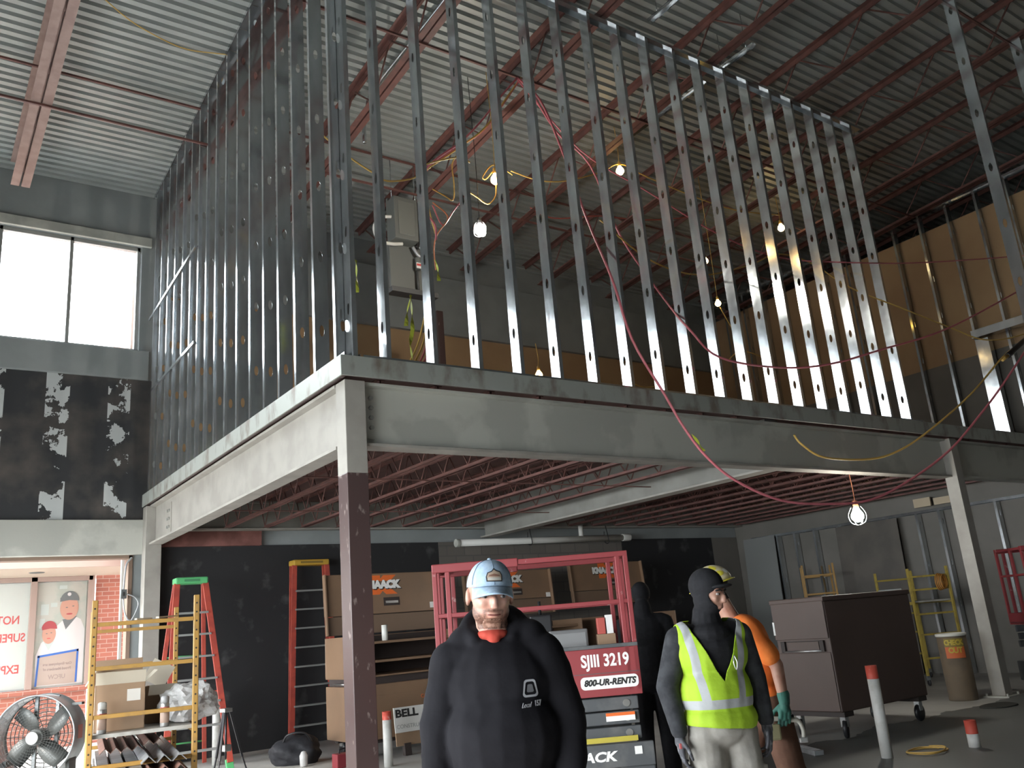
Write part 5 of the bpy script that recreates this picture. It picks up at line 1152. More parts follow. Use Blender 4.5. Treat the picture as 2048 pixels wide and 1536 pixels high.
def ellip_patch(poly, c, r, off, Hm):
    """polygon in (angle, height) wrapped on an ellipsoid surface"""
    def S(a, z):
        k = math.sqrt(max(0, 1 - ((z - c[2]) / r[2]) ** 2)); return Hm @ Vector((c[0] + (r[0] + off) * k * math.sin(a), c[1] - (r[1] + off) * k * math.cos(a), z))
    n = len(poly); ca = sum(p[0] for p in poly) / n; cz = sum(p[1] for p in poly) / n
    den = []
    for p, q in zip(poly, poly[1:] + poly[:1]):
        for k in range(4): den.append((p[0] + (q[0] - p[0]) * k / 4, p[1] + (q[1] - p[1]) * k / 4))
    rings = 5; N = len(den); vs = [S(ca, cz)]; fs = []
    for j in range(1, rings + 1): vs += [S(ca + (a - ca) * j / rings, cz + (z - cz) * j / rings) for a, z in den]
    for i in range(N): fs.append((0, 1 + i, 1 + (i + 1) % N))
    for j in range(rings - 1):
        for i in range(N): fs.append((1 + j * N + i, 1 + (j + 1) * N + i, 1 + (j + 1) * N + (i + 1) % N, 1 + j * N + (i + 1) % N))
    return MB()._add(vs, fs, smooth=True)

m_skinA = skinmat('ruddy_skin', (.52, .29, .22)); m_skinB = skinmat('tan_skin', (.40, .22, .16))
m_boot = mat('brown_work_boot', (.10, .06, .04), .6); m_sole = mat('boot_sole', (.02, .02, .02), .7)

# --- person A: capped man in a black hooded sweatshirt
RZP = math.atan2(-.566, .822)
t = thing('person', 'man in a light blue cap and black hooded sweatshirt standing at the front', 'person', (-1.08, -3.80, 0), RZP - .02)
HA = Matrix.Translation((-.020, -.02, 1.580)) @ Matrix.Scale(1.09, 4) @ Matrix.Rotation(.22, 4, 'Z') @ Matrix.Rotation(.05, 4, 'Y') @ Matrix.Rotation(.10, 4, 'X')
mb = MB(); head_prims(mb, HA, 1.13)
for s_ in (-1, 1): mb.ell((s_ * .036, -.014, .066), (.036, .052, .046), 16, 10, HA)
mb.capsule((0, .012, 1.47), (-.015, -.008, 1.63), .070, .068); mb.ell((0, 0, 1.36), (.19, .125, .19)); mb.ell((0, -.01, 1.12), (.185, .14, .2)); mb.ell((0, 0, .95), (.175, .13, .12)); mb.capsule((-.16, .01, 1.45), (.16, .01, 1.45), .075, .075)
WL, WR = (-.275, -.02, .93), (.262, -.05, .95)
for s_, wr in ((-1, WL), (1, WR)):
    limb(mb, [(s_ * .19, .01, 1.45), (s_ * .262, .045, 1.19), wr], [.06, .047, .030])
    limb(mb, [(s_ * .095, 0, .92), (s_ * .105, -.02, .50), (s_ * .11, .02, .10)], [.088, .062, .042])
    hand_prims(mb, Matrix.Translation(wr) @ Matrix.Rotation(s_ * .05, 4, 'Y'), s_, .40)
bodyA = remesh(mb, 'body', m_skinA, t, .0048, 5)
m_hairA = mat('brown_hair', (.085, .045, .03), .7, 0, (60, (.14, .075, .045), .4, .6)); m_beardA = mat('reddish_brown_beard', (.20, .10, .065), .75, 0, (70, (.36, .20, .145), .45, .62))
HI = HA.inverted()
def beard_w(p):
    if p.y > .0 or p.z < .0 or p.z > .15: return 0
    ax = abs(p.x); top = .040 + .95 * max(0, ax - .034) if p.y < -.05 else .052 + .9 * max(0, -.05 - p.y + .05) * 0 + .9 * max(0, ax - .040)
    w1 = max(0, min(1, (top + .014 - p.z) / .018))
    w2 = max(0, min(1, 1 - abs(p.z - .0725) / .010)) * max(0, min(1, (.040 - ax) / .010)) * (1 if p.y < -.06 else 0)
    w3 = max(0, min(1, 1 - abs(ax - .034) / .010)) * (1 if .02 < p.z < .075 and p.y < -.05 else 0)
    lip = 0 if (ax < .024 and .044 < p.z < .066) else 1
    return max(w1 * lip, w2, w3)
at = bodyA.data.color_attributes.new('stubble', 'FLOAT_COLOR', 'POINT')
for i, v in enumerate(bodyA.data.vertices):
    w_ = beard_w(HI @ v.co); at.data[i].color = (w_, w_, w_, 1)
nt, b = nodes_of(m_skinA); _src = [l for l in nt.links if l.to_socket.name == 'Base Color' and l.to_node == b][0].from_socket
_at = nt.nodes.new('ShaderNodeAttribute'); _at.attribute_name = 'stubble'
_nz = nt.nodes.new('ShaderNodeTexNoise'); _nz.inputs['Scale'].default_value = 160; nt.links.new([q for q in nt.nodes if q.type == 'TEX_COORD'][0].outputs['Object'], _nz.inputs['Vector'])
_ml = nt.nodes.new('ShaderNodeMath'); _ml.operation = 'MULTIPLY'; nt.links.new(_at.outputs['Fac'], _ml.inputs[0]); _rg = nt.nodes.new('ShaderNodeMapRange'); _rg.inputs['From Min'].default_value = .3; _rg.inputs['From Max'].default_value = .6; _rg.inputs['To Min'].default_value = .55; nt.links.new(_nz.outputs['Fac'], _rg.inputs[0]); nt.links.new(_rg.outputs[0], _ml.inputs[1])
_mx = nt.nodes.new('ShaderNodeMix'); _mx.data_type = 'RGBA'; nt.links.new(_ml.outputs[0], _mx.inputs[0]); nt.links.new(_src, _mx.inputs[6]); _mx.inputs[7].default_value = (.10, .048, .032, 1); nt.links.new(_mx.outputs[2], b.inputs['Base Color'])
patch_of(bodyA, 'beard', m_beardA, t, lambda c, n: (lambda p: p.y < -.03 and .005 < p.z < .040 and abs(p.x) < .034)(HI @ c), .003)
patch_of(bodyA, 'hair', m_hairA, t, lambda c, n: (lambda p: .06 < p.z < .20 and p.y > .030 and abs(p.x) < .09)(HI @ c), .008)
face(t, HA, m_hairA, True, 1.10)
# cap
m_cap = mat('light_blue_denim', (.30, .40, .52), .85, 0, (50, (.36, .46, .57), .4, .6), spec=.2)
CC, CR = (0, .005, .162), (.089, .108, .098)
prof = []
vs = []; n1, n2 = 11, 32
for i in range(n1 + 1):
    ph = (math.pi / 2) * i / n1
    for k in range(n2):
        a = 2 * math.pi * k / n2; zz_ = CC[2] + CR[2] * math.sin(ph)
        sq = math.cos(ph) ** .78
        vs.append(HA @ Vector((CC[0] + CR[0] * sq * math.sin(a), CC[1] - CR[1] * sq * math.cos(a), zz_ - .012 * (1 - math.cos(a)) * .5 * math.cos(ph))))
fs = [(i * n2 + k, i * n2 + (k + 1) % n2, (i + 1) * n2 + (k + 1) % n2, (i + 1) * n2 + k) for i in range(n1) for k in range(n2)]
cap = MB()._add(vs, fs, smooth=True).obj('cap', m_cap, t); q = cap.modifiers.new('cloth', 'SOLIDIFY'); q.thickness = .004; q.offset = -1
bv = []; nb = 16
for j in range(7):
    f_ = j / 6
    for i in range(nb + 1):
        a = -1.08 + 2.16 * i / nb; u = math.sin(a) / math.sin(1.08)
        rr = 1 + f_ * (.62 * (1 - .55 * u * u))
        bv.append(HA @ Vector((CC[0] + CR[0] * 1.0 * math.sin(a) * (1 + .02 * f_), CC[1] - CR[1] * math.cos(a) * rr - .008 * f_, CC[2] + .003 - .024 * f_ - .026 * u * u * (.35 + .65 * f_))))
bl = MB()._add(bv, [(j * (nb + 1) + i, j * (nb + 1) + i + 1, (j + 1) * (nb + 1) + i + 1, (j + 1) * (nb + 1) + i) for j in range(6) for i in range(nb)], smooth=True).obj('cap_bill', m_cap, cap); q = bl.modifiers.new('board', 'SOLIDIFY'); q.thickness = .005
for a in (-1.05, 1.05, 0): MB().tube([HA @ Vector((CC[0] + (CR[0] + .001) * math.cos(p) ** .78 * math.sin(a), CC[1] - (CR[1] + .001) * math.cos(p) ** .78 * math.cos(a), CC[2] + CR[2] * math.sin(p))) for p in [.06 + 1.45 * k / 10 for k in range(11)]], .0012, 4, sub=1).obj('cap_seam', mat('seam_blue', (.16, .22, .30), .8), cap)
MB().ell((0, CC[1], CC[2] + CR[2] + .002), (.009, .009, .005), 12, 8, HA).obj('cap_button', m_cap, cap)
def capS(poly, off):
    def S(a, z):
        ph = math.asin(max(-1, min(1, (z - CC[2]) / CR[2]))); sq = math.cos(ph) ** .78
        return HA @ Vector((CC[0] + (CR[0] + off) * sq * math.sin(a), CC[1] - (CR[1] + off) * sq * math.cos(a), z))
    den = []
    for p, q_ in zip(poly, poly[1:] + poly[:1]):
        for k in range(4): den.append((p[0] + (q_[0] - p[0]) * k / 4, p[1] + (q_[1] - p[1]) * k / 4))
    ca = sum(p[0] for p in poly) / len(poly); cz = sum(p[1] for p in poly) / len(poly); N = len(den); vs_ = [S(ca, cz)]; fs_ = [(0, 1 + i, 1 + (i + 1) % N) for i in range(N)]
    for j in range(1, 5): vs_ += [S(ca + (a - ca) * j / 4, cz + (z - cz) * j / 4) for a, z in den]
    for j in range(3):
        for i in range(N): fs_.append((1 + j * N + i, 1 + (j + 1) * N + i, 1 + (j + 1) * N + (i + 1) % N, 1 + j * N + (i + 1) % N))
    return MB()._add(vs_, fs_, smooth=True)
z_ = CC[2]
outl = [(-.34, z_ + .018), (.34, z_ + .018), (.38, z_ + .042), (.31, z_ + .056), (.14, z_ + .060), (0, z_ + .068), (-.12, z_ + .058), (-.32, z_ + .052), (-.38, z_ + .036)]
pt = capS(outl, .003).obj('cap_patch_border', mat('patch_dark', (.02, .025, .03), .7), cap)
inn = [(a * .86, z_ + .040 + (z - z_ - .040) * .80) for a, z in outl]
capS(inn, .0045).obj('cap_patch', mat('patch_tan', (.36, .27, .20), .7), pt)
capS([(-.25, z_ + .038), (.25, z_ + .038), (.22, z_ + .043), (0, z_ + .048), (-.22, z_ + .043)], .006).obj('cap_patch_band', mat('patch_brown', (.20, .10, .07), .7), pt)
capS([(-.29, z_ + .024), (.29, z_ + .024), (.27, z_ + .034), (-.27, z_ + .034)], .006).obj('cap_patch_base', mat('patch_pale', (.42, .40, .36), .7), pt)
# sweatshirt
m_hood = mat('black_fleece', (.0085, .008, .010), .9, 0, (5, (.012, .0115, .014), .4, .62), (9, .35), spec=.15)
nt, b = nodes_of(m_hood); b.inputs['Sheen Weight'].default_value = .0; b.inputs['Sheen Roughness'].default_value = .5; b.inputs['Sheen Tint'].default_value = (.5, .5, .55, 1)
mb = MB()
mb.ell((0, .005, 1.36), (.225, .160, .20)); mb.ell((0, -.015, 1.14), (.235, .180, .24)); mb.ell((0, -.005, .96), (.228, .168, .14)); mb.capsule((-.165, .012, 1.462), (.165, .012, 1.462), .088, .088); mb.ell((0, .02, 1.49), (.15, .11, .085))
mb.capsule((-.10, -.10, .90), (.10, -.10, .90), .07, .07); mb.capsule((-.15, .01, .905), (.15, .01, .905), .085, .085)
for s_, wr in ((-1, WL), (1, WR)):
    limb(mb, [(s_ * .195, .012, 1.455), (s_ * .245, .035, 1.30), (s_ * .268, .048, 1.17), (s_ * .272, .01, 1.05), Vector(wr) + Vector((0, 0, .035))], [.088, .082, .080, .072, .052])
    mb.ell((s_ * .272, .03, 1.10), (.078, .075, .05)); mb.ell((s_ * .262, .04, 1.22), (.082, .08, .045))
# hood lying around the neck
for k in range(15):
    a = -2.35 + 4.7 * k / 14; a2 = -2.35 + 4.7 * (k + 1) / 14
    if k == 14: break
    def HP(a): return Vector((-.010 + .110 * math.sin(a), .028 + .108 * math.cos(a), 1.578 + .058 * math.cos(a)))
    mb.capsule(HP(a), HP(a2), .039 + .012 * math.cos(a), .039 + .012 * math.cos(a2))
mb.ell((0, .155, 1.52), (.13, .080, .13)); mb.capsule((-.13, .03, 1.52), (.13, .03, 1.52), .085, .085)
hood = remesh(mb, 'hooded_sweatshirt', m_hood, t, .009, 5)
bm_ = bmesh.new(); bm_.from_mesh(hood.data)          # soft folds
for v in bm_.verts:
    p = v.co; f_ = mnoise.noise(Vector((p.x * 5 + p.z * 3, p.y * 5, p.z * 7))) * .010 + mnoise.noise(Vector((p.x * 11, p.y * 11, p.z * 15 + 4))) * .004
    v.co += v.normal * f_
bm_.to_mesh(hood.data); bm_.free()
m_redt = mat('orange_red_shirt', (.42, .05, .03), .85)
mb = MB(); mb.ell((-.012, -.014, 1.553), (.076, .078, .030)); mb.ell((-.005, -.072, 1.540), (.028, .020, .030)); remesh(mb, 'shirt_collar', m_redt, t, .006, 3)
# chest logo
def chest_y(x, z): return -.160 * math.sqrt(max(.05, 1 - (x / .235) ** 2)) - .035
m_logo = mat('white_print', (.34, .34, .36), .7)
hit = lambda x, z: (lambda r_: r_[1] if r_[0] else Vector((x, -.19, z)))(hood.ray_cast(Vector((x, -1, z)), Vector((0, 1, 0))))
bpy.context.view_layer.update()
LXc, LZc = .128, 1.335
ring = []
def rpoly(w1, w2, h, r, n=6):
    P_ = []
    for cx, cz, a0, wd in ((w1 - r, -h + r, -90, 0), (w2 - r, h - r, 0, 0), (-w2 + r, h - r, 90, 0), (-w1 + r, -h + r, 180, 0)):
        for k in range(n): a = math.radians(a0 + 90 * k / (n - 1)); P_.append((cx + r * math.cos(a), cz + r * math.sin(a)))
    return P_
oi, ii = rpoly(.031, .024, .034, .012), rpoly(.0235, .0175, .0255, .009)
vs = []; N = len(oi)
for P_ in (oi, ii):
    for x, z in P_: h_ = hit(LXc + x, LZc + z); vs.append((h_.x, h_.y - .004, h_.z))
MB()._add(vs, [(i, (i + 1) % N, N + (i + 1) % N, N + i) for i in range(N)]).obj('chest_logo', m_logo, hood)
vs = []
for x, z in [(a * .6, b_ * .6) for a, b_ in ii]: h_ = hit(LXc + x, LZc + z); vs.append((h_.x, h_.y - .0035, h_.z))
MB()._add(vs, [tuple(range(N))]).obj('chest_logo_center', mat('dim_print', (.12, .12, .13), .7), hood)
h0 = hit(LXc, LZc - .062); h1 = hit(LXc + .03, LZc - .062)
tx = Vector((h1.x - h0.x, h1.y - h0.y, 0))
text('chest_text', 'Local', .026, m_logo, hood, frameM((h0.x - .020, h0.y - .006 - (h1.y - h0.y) * .6, h0.z), tx, (0, 0, 1)), .0008, .0006, .9, shear=.4)
text('chest_text', '157', .030, m_logo, hood, frameM((h0.x + .026, h0.y - .006 + (h1.y - h0.y) * .8, h0.z + .002), tx, (0, 0, 1)), .0008, .001, .8)
m_jean = fabric('dark_work_pants', (.035, .037, .045))
mb = MB(); mb.ell((0, 0, .90), (.20, .145, .12))
for s_ in (-1, 1): limb(mb, [(s_ * .10, 0, .88), (s_ * .11, -.02, .50), (s_ * .115, .02, .13)], [.112, .088, .082])
remesh(mb, 'work_pants', m_jean, t, .012, 4)
for s_ in (-1, 1): shoe(t, (s_ * .11, .05, 0), (s_ * .13, -.20, 0), m_boot, m_sole)

# --- person B: worker in the lime safety vest
t = thing('person', 'worker in a lime safety vest, black hood and gray cargo pants', 'person', (.93, -3.12, 0), RZP + .08)
HB = Matrix.Translation((.005, -.015, 1.545)) @ Matrix.Scale(1.12, 4) @ Matrix.Rotation(.75, 4, 'Z') @ Matrix.Rotation(.16, 4, 'X')
mb = MB(); head_prims(mb, HB, 1, False); mb.capsule((0, .012, 1.44), (.003, -.002, 1.60), .060, .058); mb.ell((0, 0, 1.33), (.18, .12, .19)); mb.ell((0, 0, 1.10), (.165, .125, .19)); mb.ell((0, 0, .94), (.17, .125, .12)); mb.capsule((-.155, .01, 1.42), (.155, .01, 1.42), .072, .072)
BL = [(-.195, .01, 1.42), (-.285, .04, 1.15), (-.265, -.03, .88)]; BR = [(.195, .01, 1.42), (.265, .05, 1.16), (.275, -.01, .90)]
for pts in (BL, BR): limb(mb, pts, [.058, .046, .030])
for s_ in (-1, 1): limb(mb, [(s_ * .095, 0, .90), (s_ * .115, -.02, .49), (s_ * .13, .02, .10)], [.088, .062, .042])
bodyB = remesh(mb, 'body', m_skinB, t, .008, 4); face(t, HB, mat('dark_brow', (.02, .015, .012), .7), False)
m_blk = fabric('black_knit', (.014, .014, .016)); m_slv = fabric('charcoal_sleeve', (.030, .031, .035), (.048, .050, .055), 14)
mb = MB(); mb.ell((0, .010, .160), (.084, .102, .098), 24, 16, HB); mb.ell((0, -.005, .09), (.078, .086, .09), 24, 16, HB); mb.capsule((0, .01, 1.40), (0, 0, 1.56), .120, .082); mb.ell((0, -.03, 1.44), (.13, .12, .07)); mb.ell((0, .0, 1.36), (.19, .150, .10))
hb_ = remesh(mb, 'black_hood', m_blk, t, .006, 3)
bm_ = bmesh.new(); bm_.from_mesh(hb_.data); HBI = HB.inverted()
def inface(p): return p.y < -.035 and ((p.x / .066) ** 2 + ((p.z - .108) / .056) ** 2) < 1
bmesh.ops.delete(bm_, geom=[f for f in bm_.faces if inface(HBI @ f.calc_center_median())], context='FACES'); bm_.to_mesh(hb_.data); bm_.free()
q = hb_.modifiers.new('cloth', 'SOLIDIFY'); q.thickness = .006; q.offset = -1
bvs = MB(); bvs.ell((0, -.085, .165), (.070, .055, .012), 20, 8, HB, 0, Matrix.Rotation(-.25, 3, 'X')); bvs.obj('cap_brim', m_blk, hb_)
mb = MB(); mb.ell((0, 0, 1.33), (.205, .145, .19)); mb.ell((0, 0, 1.10), (.195, .150, .20)); mb.ell((0, 0, .96), (.195, .145, .12)); mb.capsule((-.15, .01, 1.425), (.15, .01, 1.425), .082, .082)
remesh(mb, 'black_sweatshirt', m_blk, t, .010, 4)
mb = MB(); mb.capsule((-.18, .01, 1.425), (.18, .01, 1.425), .079, .079)
for pts in (BL, BR): limb(mb, [pts[0], pts[1], Vector(pts[2]) + Vector((0, 0, .03))], [.078, .070, .050])
remesh(mb, 'charcoal_sleeves', m_slv, t, .010, 4)
# vest
m_vest = mat('lime_vest_fabric', (.36, .56, .025), .75, 0, None, (14, .3)); nt, b = nodes_of(m_vest)
b.inputs['Emission Strength'].default_value = 0
tc = [q for q in nt.nodes if q.type == 'TEX_COORD'][0]; sp = nt.nodes.new('ShaderNodeSeparateXYZ'); nt.links.new(tc.outputs['Object'], sp.inputs[0])
def mt2(op, a, c=None): return mth(op, a, c, nt)
hz_ = mt2('LESS_THAN', mt2('ABSOLUTE', mt2('SUBTRACT', sp.outputs['Z'], 1.045)), .026)
xc = mt2('ADD', .098, mt2('MULTIPLY', .14, mt2('SUBTRACT', sp.outputs['Z'], 1.0)))
vz = mt2('LESS_THAN', mt2('ABSOLUTE', mt2('SUBTRACT', mt2('ABSOLUTE', sp.outputs['X']), xc)), .024)
vz = mt2('MULTIPLY', vz, mt2('GREATER_THAN', sp.outputs['Z'], 1.03))
st_ = mt2('MAXIMUM', hz_, vz)
mx = nt.nodes.new('ShaderNodeMix'); mx.data_type = 'RGBA'; nt.links.new(st_, mx.inputs[0]); mx.inputs[6].default_value = (.36, .56, .025, 1); mx.inputs[7].default_value = (.40, .41, .42, 1)
nt.links.new(mx.outputs[2], b.inputs['Base Color'])
mb = MB(); mb.ell((0, 0, 1.33), (.220, .160, .20)); mb.ell((0, 0, 1.10), (.215, .168, .22)); mb.ell((0, -.004, .95), (.222, .168, .13)); mb.capsule((-.145, .01, 1.43), (.145, .01, 1.43), .094, .094)
vst = remesh(mb, 'safety_vest', m_vest, t, .010, 4)
bm_ = bmesh.new(); bm_.from_mesh(vst.data)
def cut(co, no):
    bmesh.ops.bisect_plane(bm_, geom=bm_.verts[:] + bm_.edges[:] + bm_.faces[:], plane_co=co, plane_no=no)
cut((0, 0, .915), (.10, 0, 1)); cut((.01, 0, 1.165), (.50, 0, -.235)); cut((.01, 0, 1.165), (-.50, 0, -.235)); cut((.215, 0, 1.2), (1, 0, .05)); cut((-.215, 0, 1.2), (-1, 0, .05))
def vdel(p):
    if p.z + .10 * p.x < .915: return True
    if abs(p.x) > .215 - .05 * (p.z - 1.2) and p.z > 1.14: return True
    if abs(p.x) < .10 and p.z > 1.48: return True
    return p.y < .02 and (p.z - 1.165) > abs(p.x - .01) * 2.13
bmesh.ops.delete(bm_, geom=[f for f in bm_.faces if vdel(f.calc_center_median())], context='FACES')
for v in bm_.verts: v.co += v.normal * (.004 + mnoise.noise(v.co * 9) * .009)
bm_.to_mesh(vst.data); bm_.free(); q = vst.modifiers.new('cloth', 'SOLIDIFY'); q.thickness = .004; q.offset = 1
MB().tube([(.085, -.168, 1.31), (.095, -.178, 1.27), (.085, -.178, 1.23), (.075, -.176, 1.27), (.085, -.168, 1.31)], .004, 6).obj('carabiner', m_steel, vst)
m_cargo = fabric('gray_cargo_fabric', (.30, .28, .25), (.36, .34, .31), 10)
mb = MB(); mb.ell((0, 0, .90), (.195, .145, .13))
for s_ in (-1, 1):
    limb(mb, [(s_ * .10, 0, .87), (s_ * .118, -.025, .52), (s_ * .132, .02, .14)], [.118, .098, .088]); mb.box((s_ * .205, .0, .60), (.05, .15, .18))
cg = remesh(mb, 'cargo_pants', m_cargo, t, .010, 4)
bm_ = bmesh.new(); bm_.from_mesh(cg.data)
for v in bm_.verts: v.co += v.normal * (mnoise.noise(Vector((v.co.x * 9, v.co.y * 9, v.co.z * 13))) * .012)
bm_.to_mesh(cg.data); bm_.free()
m_glov = mat('dark_gray_glove', (.06, .06, .07), .7, 0, (18, (.22, .22, .24), .55, .66)); m_glovr = mat('glove_red_patch', (.45, .10, .10), .6)
for s_, wr in ((-1, BL[2]), (1, BR[2])):
    mb = MB(); hand_prims(mb, Matrix.Translation(wr), s_, .45, 1.12); mb.capsule(Vector(wr) + Vector((0, 0, .06)), wr, .040, .034)
    gl = remesh(mb, 'glove', m_glov, t, .0045, 3)
    if s_ < 0: MB().box((wr[0] - .002, wr[1] - .036, wr[2] - .05), (.035, .012, .03)).obj('knuckle_patch', m_glovr, gl, .004)
for s_ in (-1, 1): shoe(t, (s_ * .132, .05, 0), (s_ * .16, -.20, 0), m_boot, m_sole)

# --- person C: worker in the orange shirt, walking left with a tool in hand
RZC = math.atan2(-.822, -.569)
t = thing('person', 'worker in an orange t-shirt and hard hat, partly behind the vested worker', 'person', (1.80, -2.72, 0), RZC)
HC = Matrix.Translation((0, -.200, 1.605)) @ Matrix.Scale(1.06, 4) @ Matrix.Rotation(.22, 4, 'X')
mb = MB(); head_prims(mb, HC); mb.capsule((0, -.11, 1.45), (0, -.20, 1.65), .064, .060)
mb.ell((0, -.055, 1.34), (.18, .135, .19), R=Matrix.Rotation(.25, 3, 'X')); mb.ell((0, -.01, 1.12), (.165, .135, .17)); mb.ell((0, .02, .97), (.165, .135, .12)); mb.capsule((-.16, -.09, 1.44), (.16, -.09, 1.44), .072, .072)
CN = [(.20, -.08, 1.43), (.25, .06, 1.19), (.25, .075, .95)]; CF = [(-.20, -.10, 1.43), (-.24, -.06, 1.16), (-.22, -.24, 1.0)]      # near arm (image side) is at local +X
for pts in (CN, CF): limb(mb, pts, [.062, .046, .032])
CLn = [(.09, .03, .93), (.10, .10, .50), (.10, .34, .14)]; CLf = [(-.09, .02, .93), (-.10, -.16, .52), (-.10, -.12, .10)]
for pts in (CLn, CLf): limb(mb, pts, [.090, .064, .042])
bodyC = remesh(mb, 'body', m_skinB, t, .0085, 4)
patch_of(bodyC, 'hair', mat('dark_hair', (.02, .015, .012), .7), t, lambda c, n: (lambda p: .03 < p.z < .19 and p.y > .035 and abs(p.x) < .09)(HC.inverted() @ c), .007)
face(t, HC, mat('dark_brow_hair', (.02, .015, .012), .7))
m_ot = fabric('orange_tshirt', (.72, .17, .035), (.80, .22, .05), 9)
mb = MB(); mb.ell((0, -.055, 1.34), (.200, .160, .20), R=Matrix.Rotation(.25, 3, 'X')); mb.ell((0, -.01, 1.13), (.190, .158, .19)); mb.ell((0, .02, 1.0), (.185, .155, .10)); mb.capsule((-.15, -.085, 1.44), (.15, -.085, 1.44), .088, .088)
for pts in (CN, CF): limb(mb, [pts[0], Vector(pts[0]).lerp(Vector(pts[1]), .72)], [.085, .076])
ts = remesh(mb, 'orange_tshirt', m_ot, t, .010, 4)
bm_ = bmesh.new(); bm_.from_mesh(ts.data)
for v in bm_.verts: v.co += v.normal * (mnoise.noise(Vector((v.co.x * 8, v.co.y * 10, v.co.z * 9))) * .012)
bm_.to_mesh(ts.data); bm_.free()
m_bp = fabric('brown_work_pants', (.095, .048, .032), (.12, .062, .042), 8)
mb = MB(); mb.ell((0, .02, .96), (.180, .150, .11))
for pts in (CLn, CLf): limb(mb, [pts[0], pts[1], pts[2]], [.118, .092, .078])
pc = remesh(mb, 'brown_pants', m_bp, t, .011, 4)
m_knee = fabric('pale_knee_panel', (.30, .17, .12))
mb = MB()
for pts in (CLf,): limb(mb, [Vector(pts[1]) + Vector((-.012, -.012, .10)), Vector(pts[1]) + Vector((-.012, -.012, -.16))], [.088, .082], ((1, 0, 0), .99))
remesh(mb, 'knee_panel', m_knee, pc, .010, 3)
m_gg = mat('green_work_glove', (.03, .13, .10), .7, 0, (16, (.02, .05, .045), .5, .6))
for s_, pts in ((1, CN), (-1, CF)):
    wr = pts[2]; mb = MB(); hand_prims(mb, Matrix.Translation(wr) @ Matrix.Rotation(-.15, 4, 'X'), s_, .85, 1.12); mb.capsule(Vector(wr) + Vector((0, 0, .05)), wr, .042, .036); remesh(mb, 'glove', m_gg, t, .0045, 3)
# hard hat with stickers
m_hat = mat('cream_hard_hat', (.66, .58, .36), .3); m_hy = mat('yellow_hat_sticker', (.60, .52, .05), .4); m_hr = mat('red_hat_sticker', (.55, .08, .06), .4)
HCC, HCR = (0, .005, .150), (.105, .132, .118)
vs = []; n1, n2 = 10, 32
for i in range(n1 + 1):
    ph = (math.pi / 2) * i / n1
    for k in range(n2): a = 2 * math.pi * k / n2; vs.append(HC @ Vector((HCC[0] + HCR[0] * math.cos(ph) * math.sin(a), HCC[1] - HCR[1] * math.cos(ph) * math.cos(a), HCC[2] + HCR[2] * math.sin(ph))))
hat = MB()._add(vs, [(i * n2 + k, i * n2 + (k + 1) % n2, (i + 1) * n2 + (k + 1) % n2, (i + 1) * n2 + k) for i in range(n1) for k in range(n2)], smooth=True).obj('hard_hat', m_hat, t); q = hat.modifiers.new('shell', 'SOLIDIFY'); q.thickness = .004; q.offset = -1
vs = []
for j in range(3):
    for k in range(n2):
        a = 2 * math.pi * k / n2; f_ = max(0, math.cos(a)) ** 1.5
        vs.append(HC @ Vector(((HCR[0] + .016 * j) * math.sin(a), HCC[1] - (HCR[1] + (.010 + .012 * f_) * j) * math.cos(a), HCC[2] - .003 * j - .006 * f_ * j)))
br = MB()._add(vs, [(j * n2 + k, j * n2 + (k + 1) % n2, (j + 1) * n2 + (k + 1) % n2, (j + 1) * n2 + k) for j in range(2) for k in range(n2)], smooth=True).obj('hat_brim', m_hy, hat); q = br.modifiers.new('shell', 'SOLIDIFY'); q.thickness = .004
for a0, z0, s_, m in ((1.35, .215, .26, m_hr), (1.95, .20, .26, m_hy), (.9, .19, .22, m_white_ink), (2.5, .205, .2, m_white_ink), (1.75, .245, .3, m_hy)):
    ellip_patch([(a0 + s_ * math.cos(k * math.pi / 6), z0 + .018 * math.sin(k * math.pi / 6)) for k in range(12)], HCC, HCR, .003, HC).obj('hat_sticker', m, hat)
for pts in (CLn, CLf): shoe(t, (pts[2][0], pts[2][1] + .02, 0), (pts[2][0], pts[2][1] - .22, 0), m_boot, m_sole)
# the tool in his hand (held: a thing of its own)
MC = Matrix.Translation((1.80, -2.72, 0)) @ Matrix.Rotation(RZC, 4, 'Z')
tl = thing('band_saw', 'pale portable saw held in the green glove of the orange shirted worker', 'saw', tuple(MC @ Vector((.235, .075, .815))), RZC); tl.scale = (.66, .62, .72)
MB().tube([(0, -.17, -.02), (0, -.14, .05), (0, .02, .035), (0, .12, .02), (0, .16, -.06), (0, .15, -.14)], .022, 10).obj('frame', mat('pale_tool_housing', (.42, .40, .35), .5), tl)
MB().bb(-.03, .03, -.20, -.08, -.13, .01).obj('motor_housing', mat('olive_tool_housing', (.25, .23, .13), .5), tl, .02); MB().bb(-.025, .025, .10, .19, -.17, -.12).obj('guard', m_steel, tl, .01)
MB().cyl((0, -.10, .05), (0, .08, .065), .017).obj('grip', m_blackp, tl)

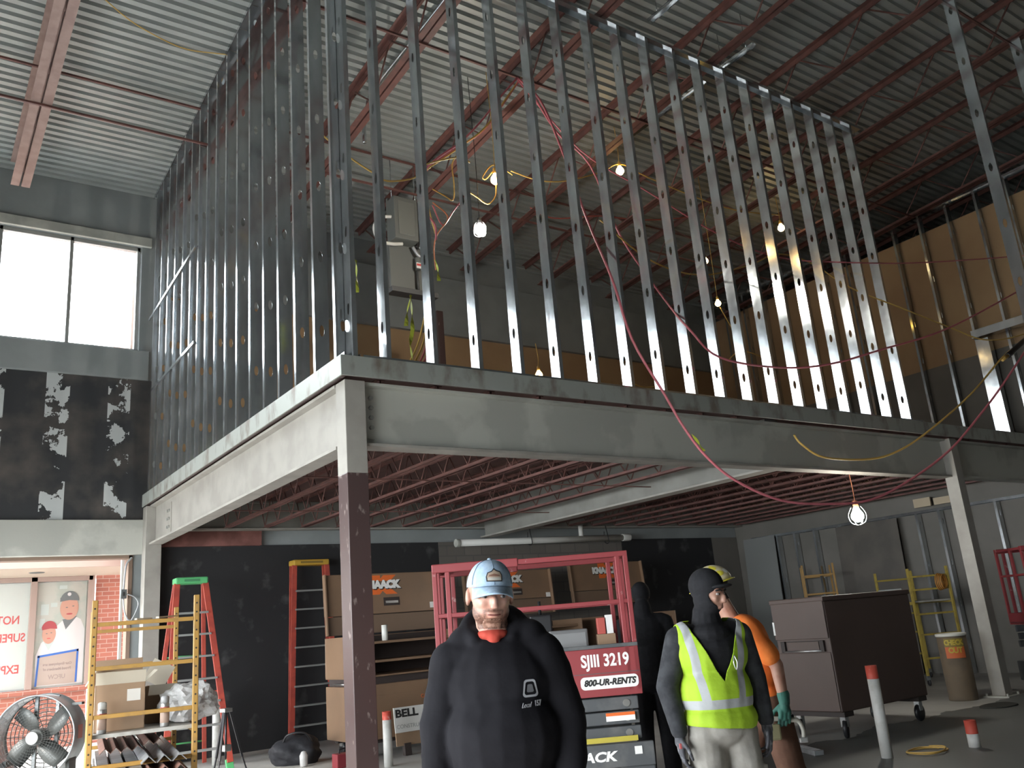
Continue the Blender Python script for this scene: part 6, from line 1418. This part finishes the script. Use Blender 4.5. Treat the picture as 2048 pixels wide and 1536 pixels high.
# --- person D: figure in dark clothes behind the lift, back to us
t = thing('person', 'dark hooded figure with back to us behind the right end of the red lift', 'person', (2.98, -.36, 0), RZP + math.pi - .15)
HD = Matrix.Translation((0, -.02, 1.65)) @ Matrix.Rotation(-.3, 4, 'Z') @ Matrix.Rotation(.12, 4, 'X')
mb = MB(); head_prims(mb, HD); mb.capsule((0, .012, 1.53), (.003, -.002, 1.69), .060, .058); mb.ell((0, 0, 1.42), (.19, .125, .2)); mb.ell((0, 0, 1.16), (.17, .13, .2)); mb.ell((0, 0, .99), (.175, .13, .13)); mb.capsule((-.165, .01, 1.51), (.165, .01, 1.51), .072, .072)
DL = [(-.205, .01, 1.50), (-.265, -.02, 1.21), (-.20, -.22, 1.08)]; DR = [(.205, .01, 1.50), (.265, -.02, 1.21), (.20, -.24, 1.10)]
for pts in (DL, DR): limb(mb, pts, [.06, .048, .032])
for s_ in (-1, 1): limb(mb, [(s_ * .10, 0, .95), (s_ * .11, -.01, .52), (s_ * .12, .02, .10)], [.09, .065, .045])
remesh(mb, 'body', m_skinB, t, .010, 4); face(t, HD, mat('dark_brow_b', (.02, .015, .012), .7))
mb = MB(); mb.ell((0, .015, .150), (.093, .112, .112), 22, 14, HD); mb.capsule((0, .04, 1.52), (0, .03, 1.66), .10, .085)
mb.ell((0, .01, 1.42), (.215, .155, .21)); mb.ell((0, .0, 1.16), (.205, .160, .22)); mb.ell((0, 0, .98), (.20, .155, .13)); mb.capsule((-.165, .015, 1.515), (.165, .015, 1.515), .085, .085)
for pts in (DL, DR): limb(mb, [pts[0], pts[1], Vector(pts[2])], [.082, .072, .052])
remesh(mb, 'black_hooded_jacket', m_blk, t, .011, 4)
mb = MB(); mb.ell((0, 0, .95), (.19, .145, .12))
for s_ in (-1, 1): limb(mb, [(s_ * .10, 0, .92), (s_ * .112, -.01, .52), (s_ * .12, .02, .13)], [.115, .09, .082])
remesh(mb, 'black_pants', m_blk, t, .012, 4)
for s_, pts in ((-1, DL), (1, DR)):
    mb = MB(); hand_prims(mb, Matrix.Translation(pts[2]) @ Matrix.Rotation(-1.3, 4, 'X'), s_, .6, 1.1); mb.capsule(Vector(pts[2]) + Vector((0, .04, .01)), pts[2], .036, .034); remesh(mb, 'glove', m_glov, t, .005, 3)
for s_ in (-1, 1): shoe(t, (s_ * .12, .05, 0), (s_ * .14, -.20, 0), m_boot, m_sole)
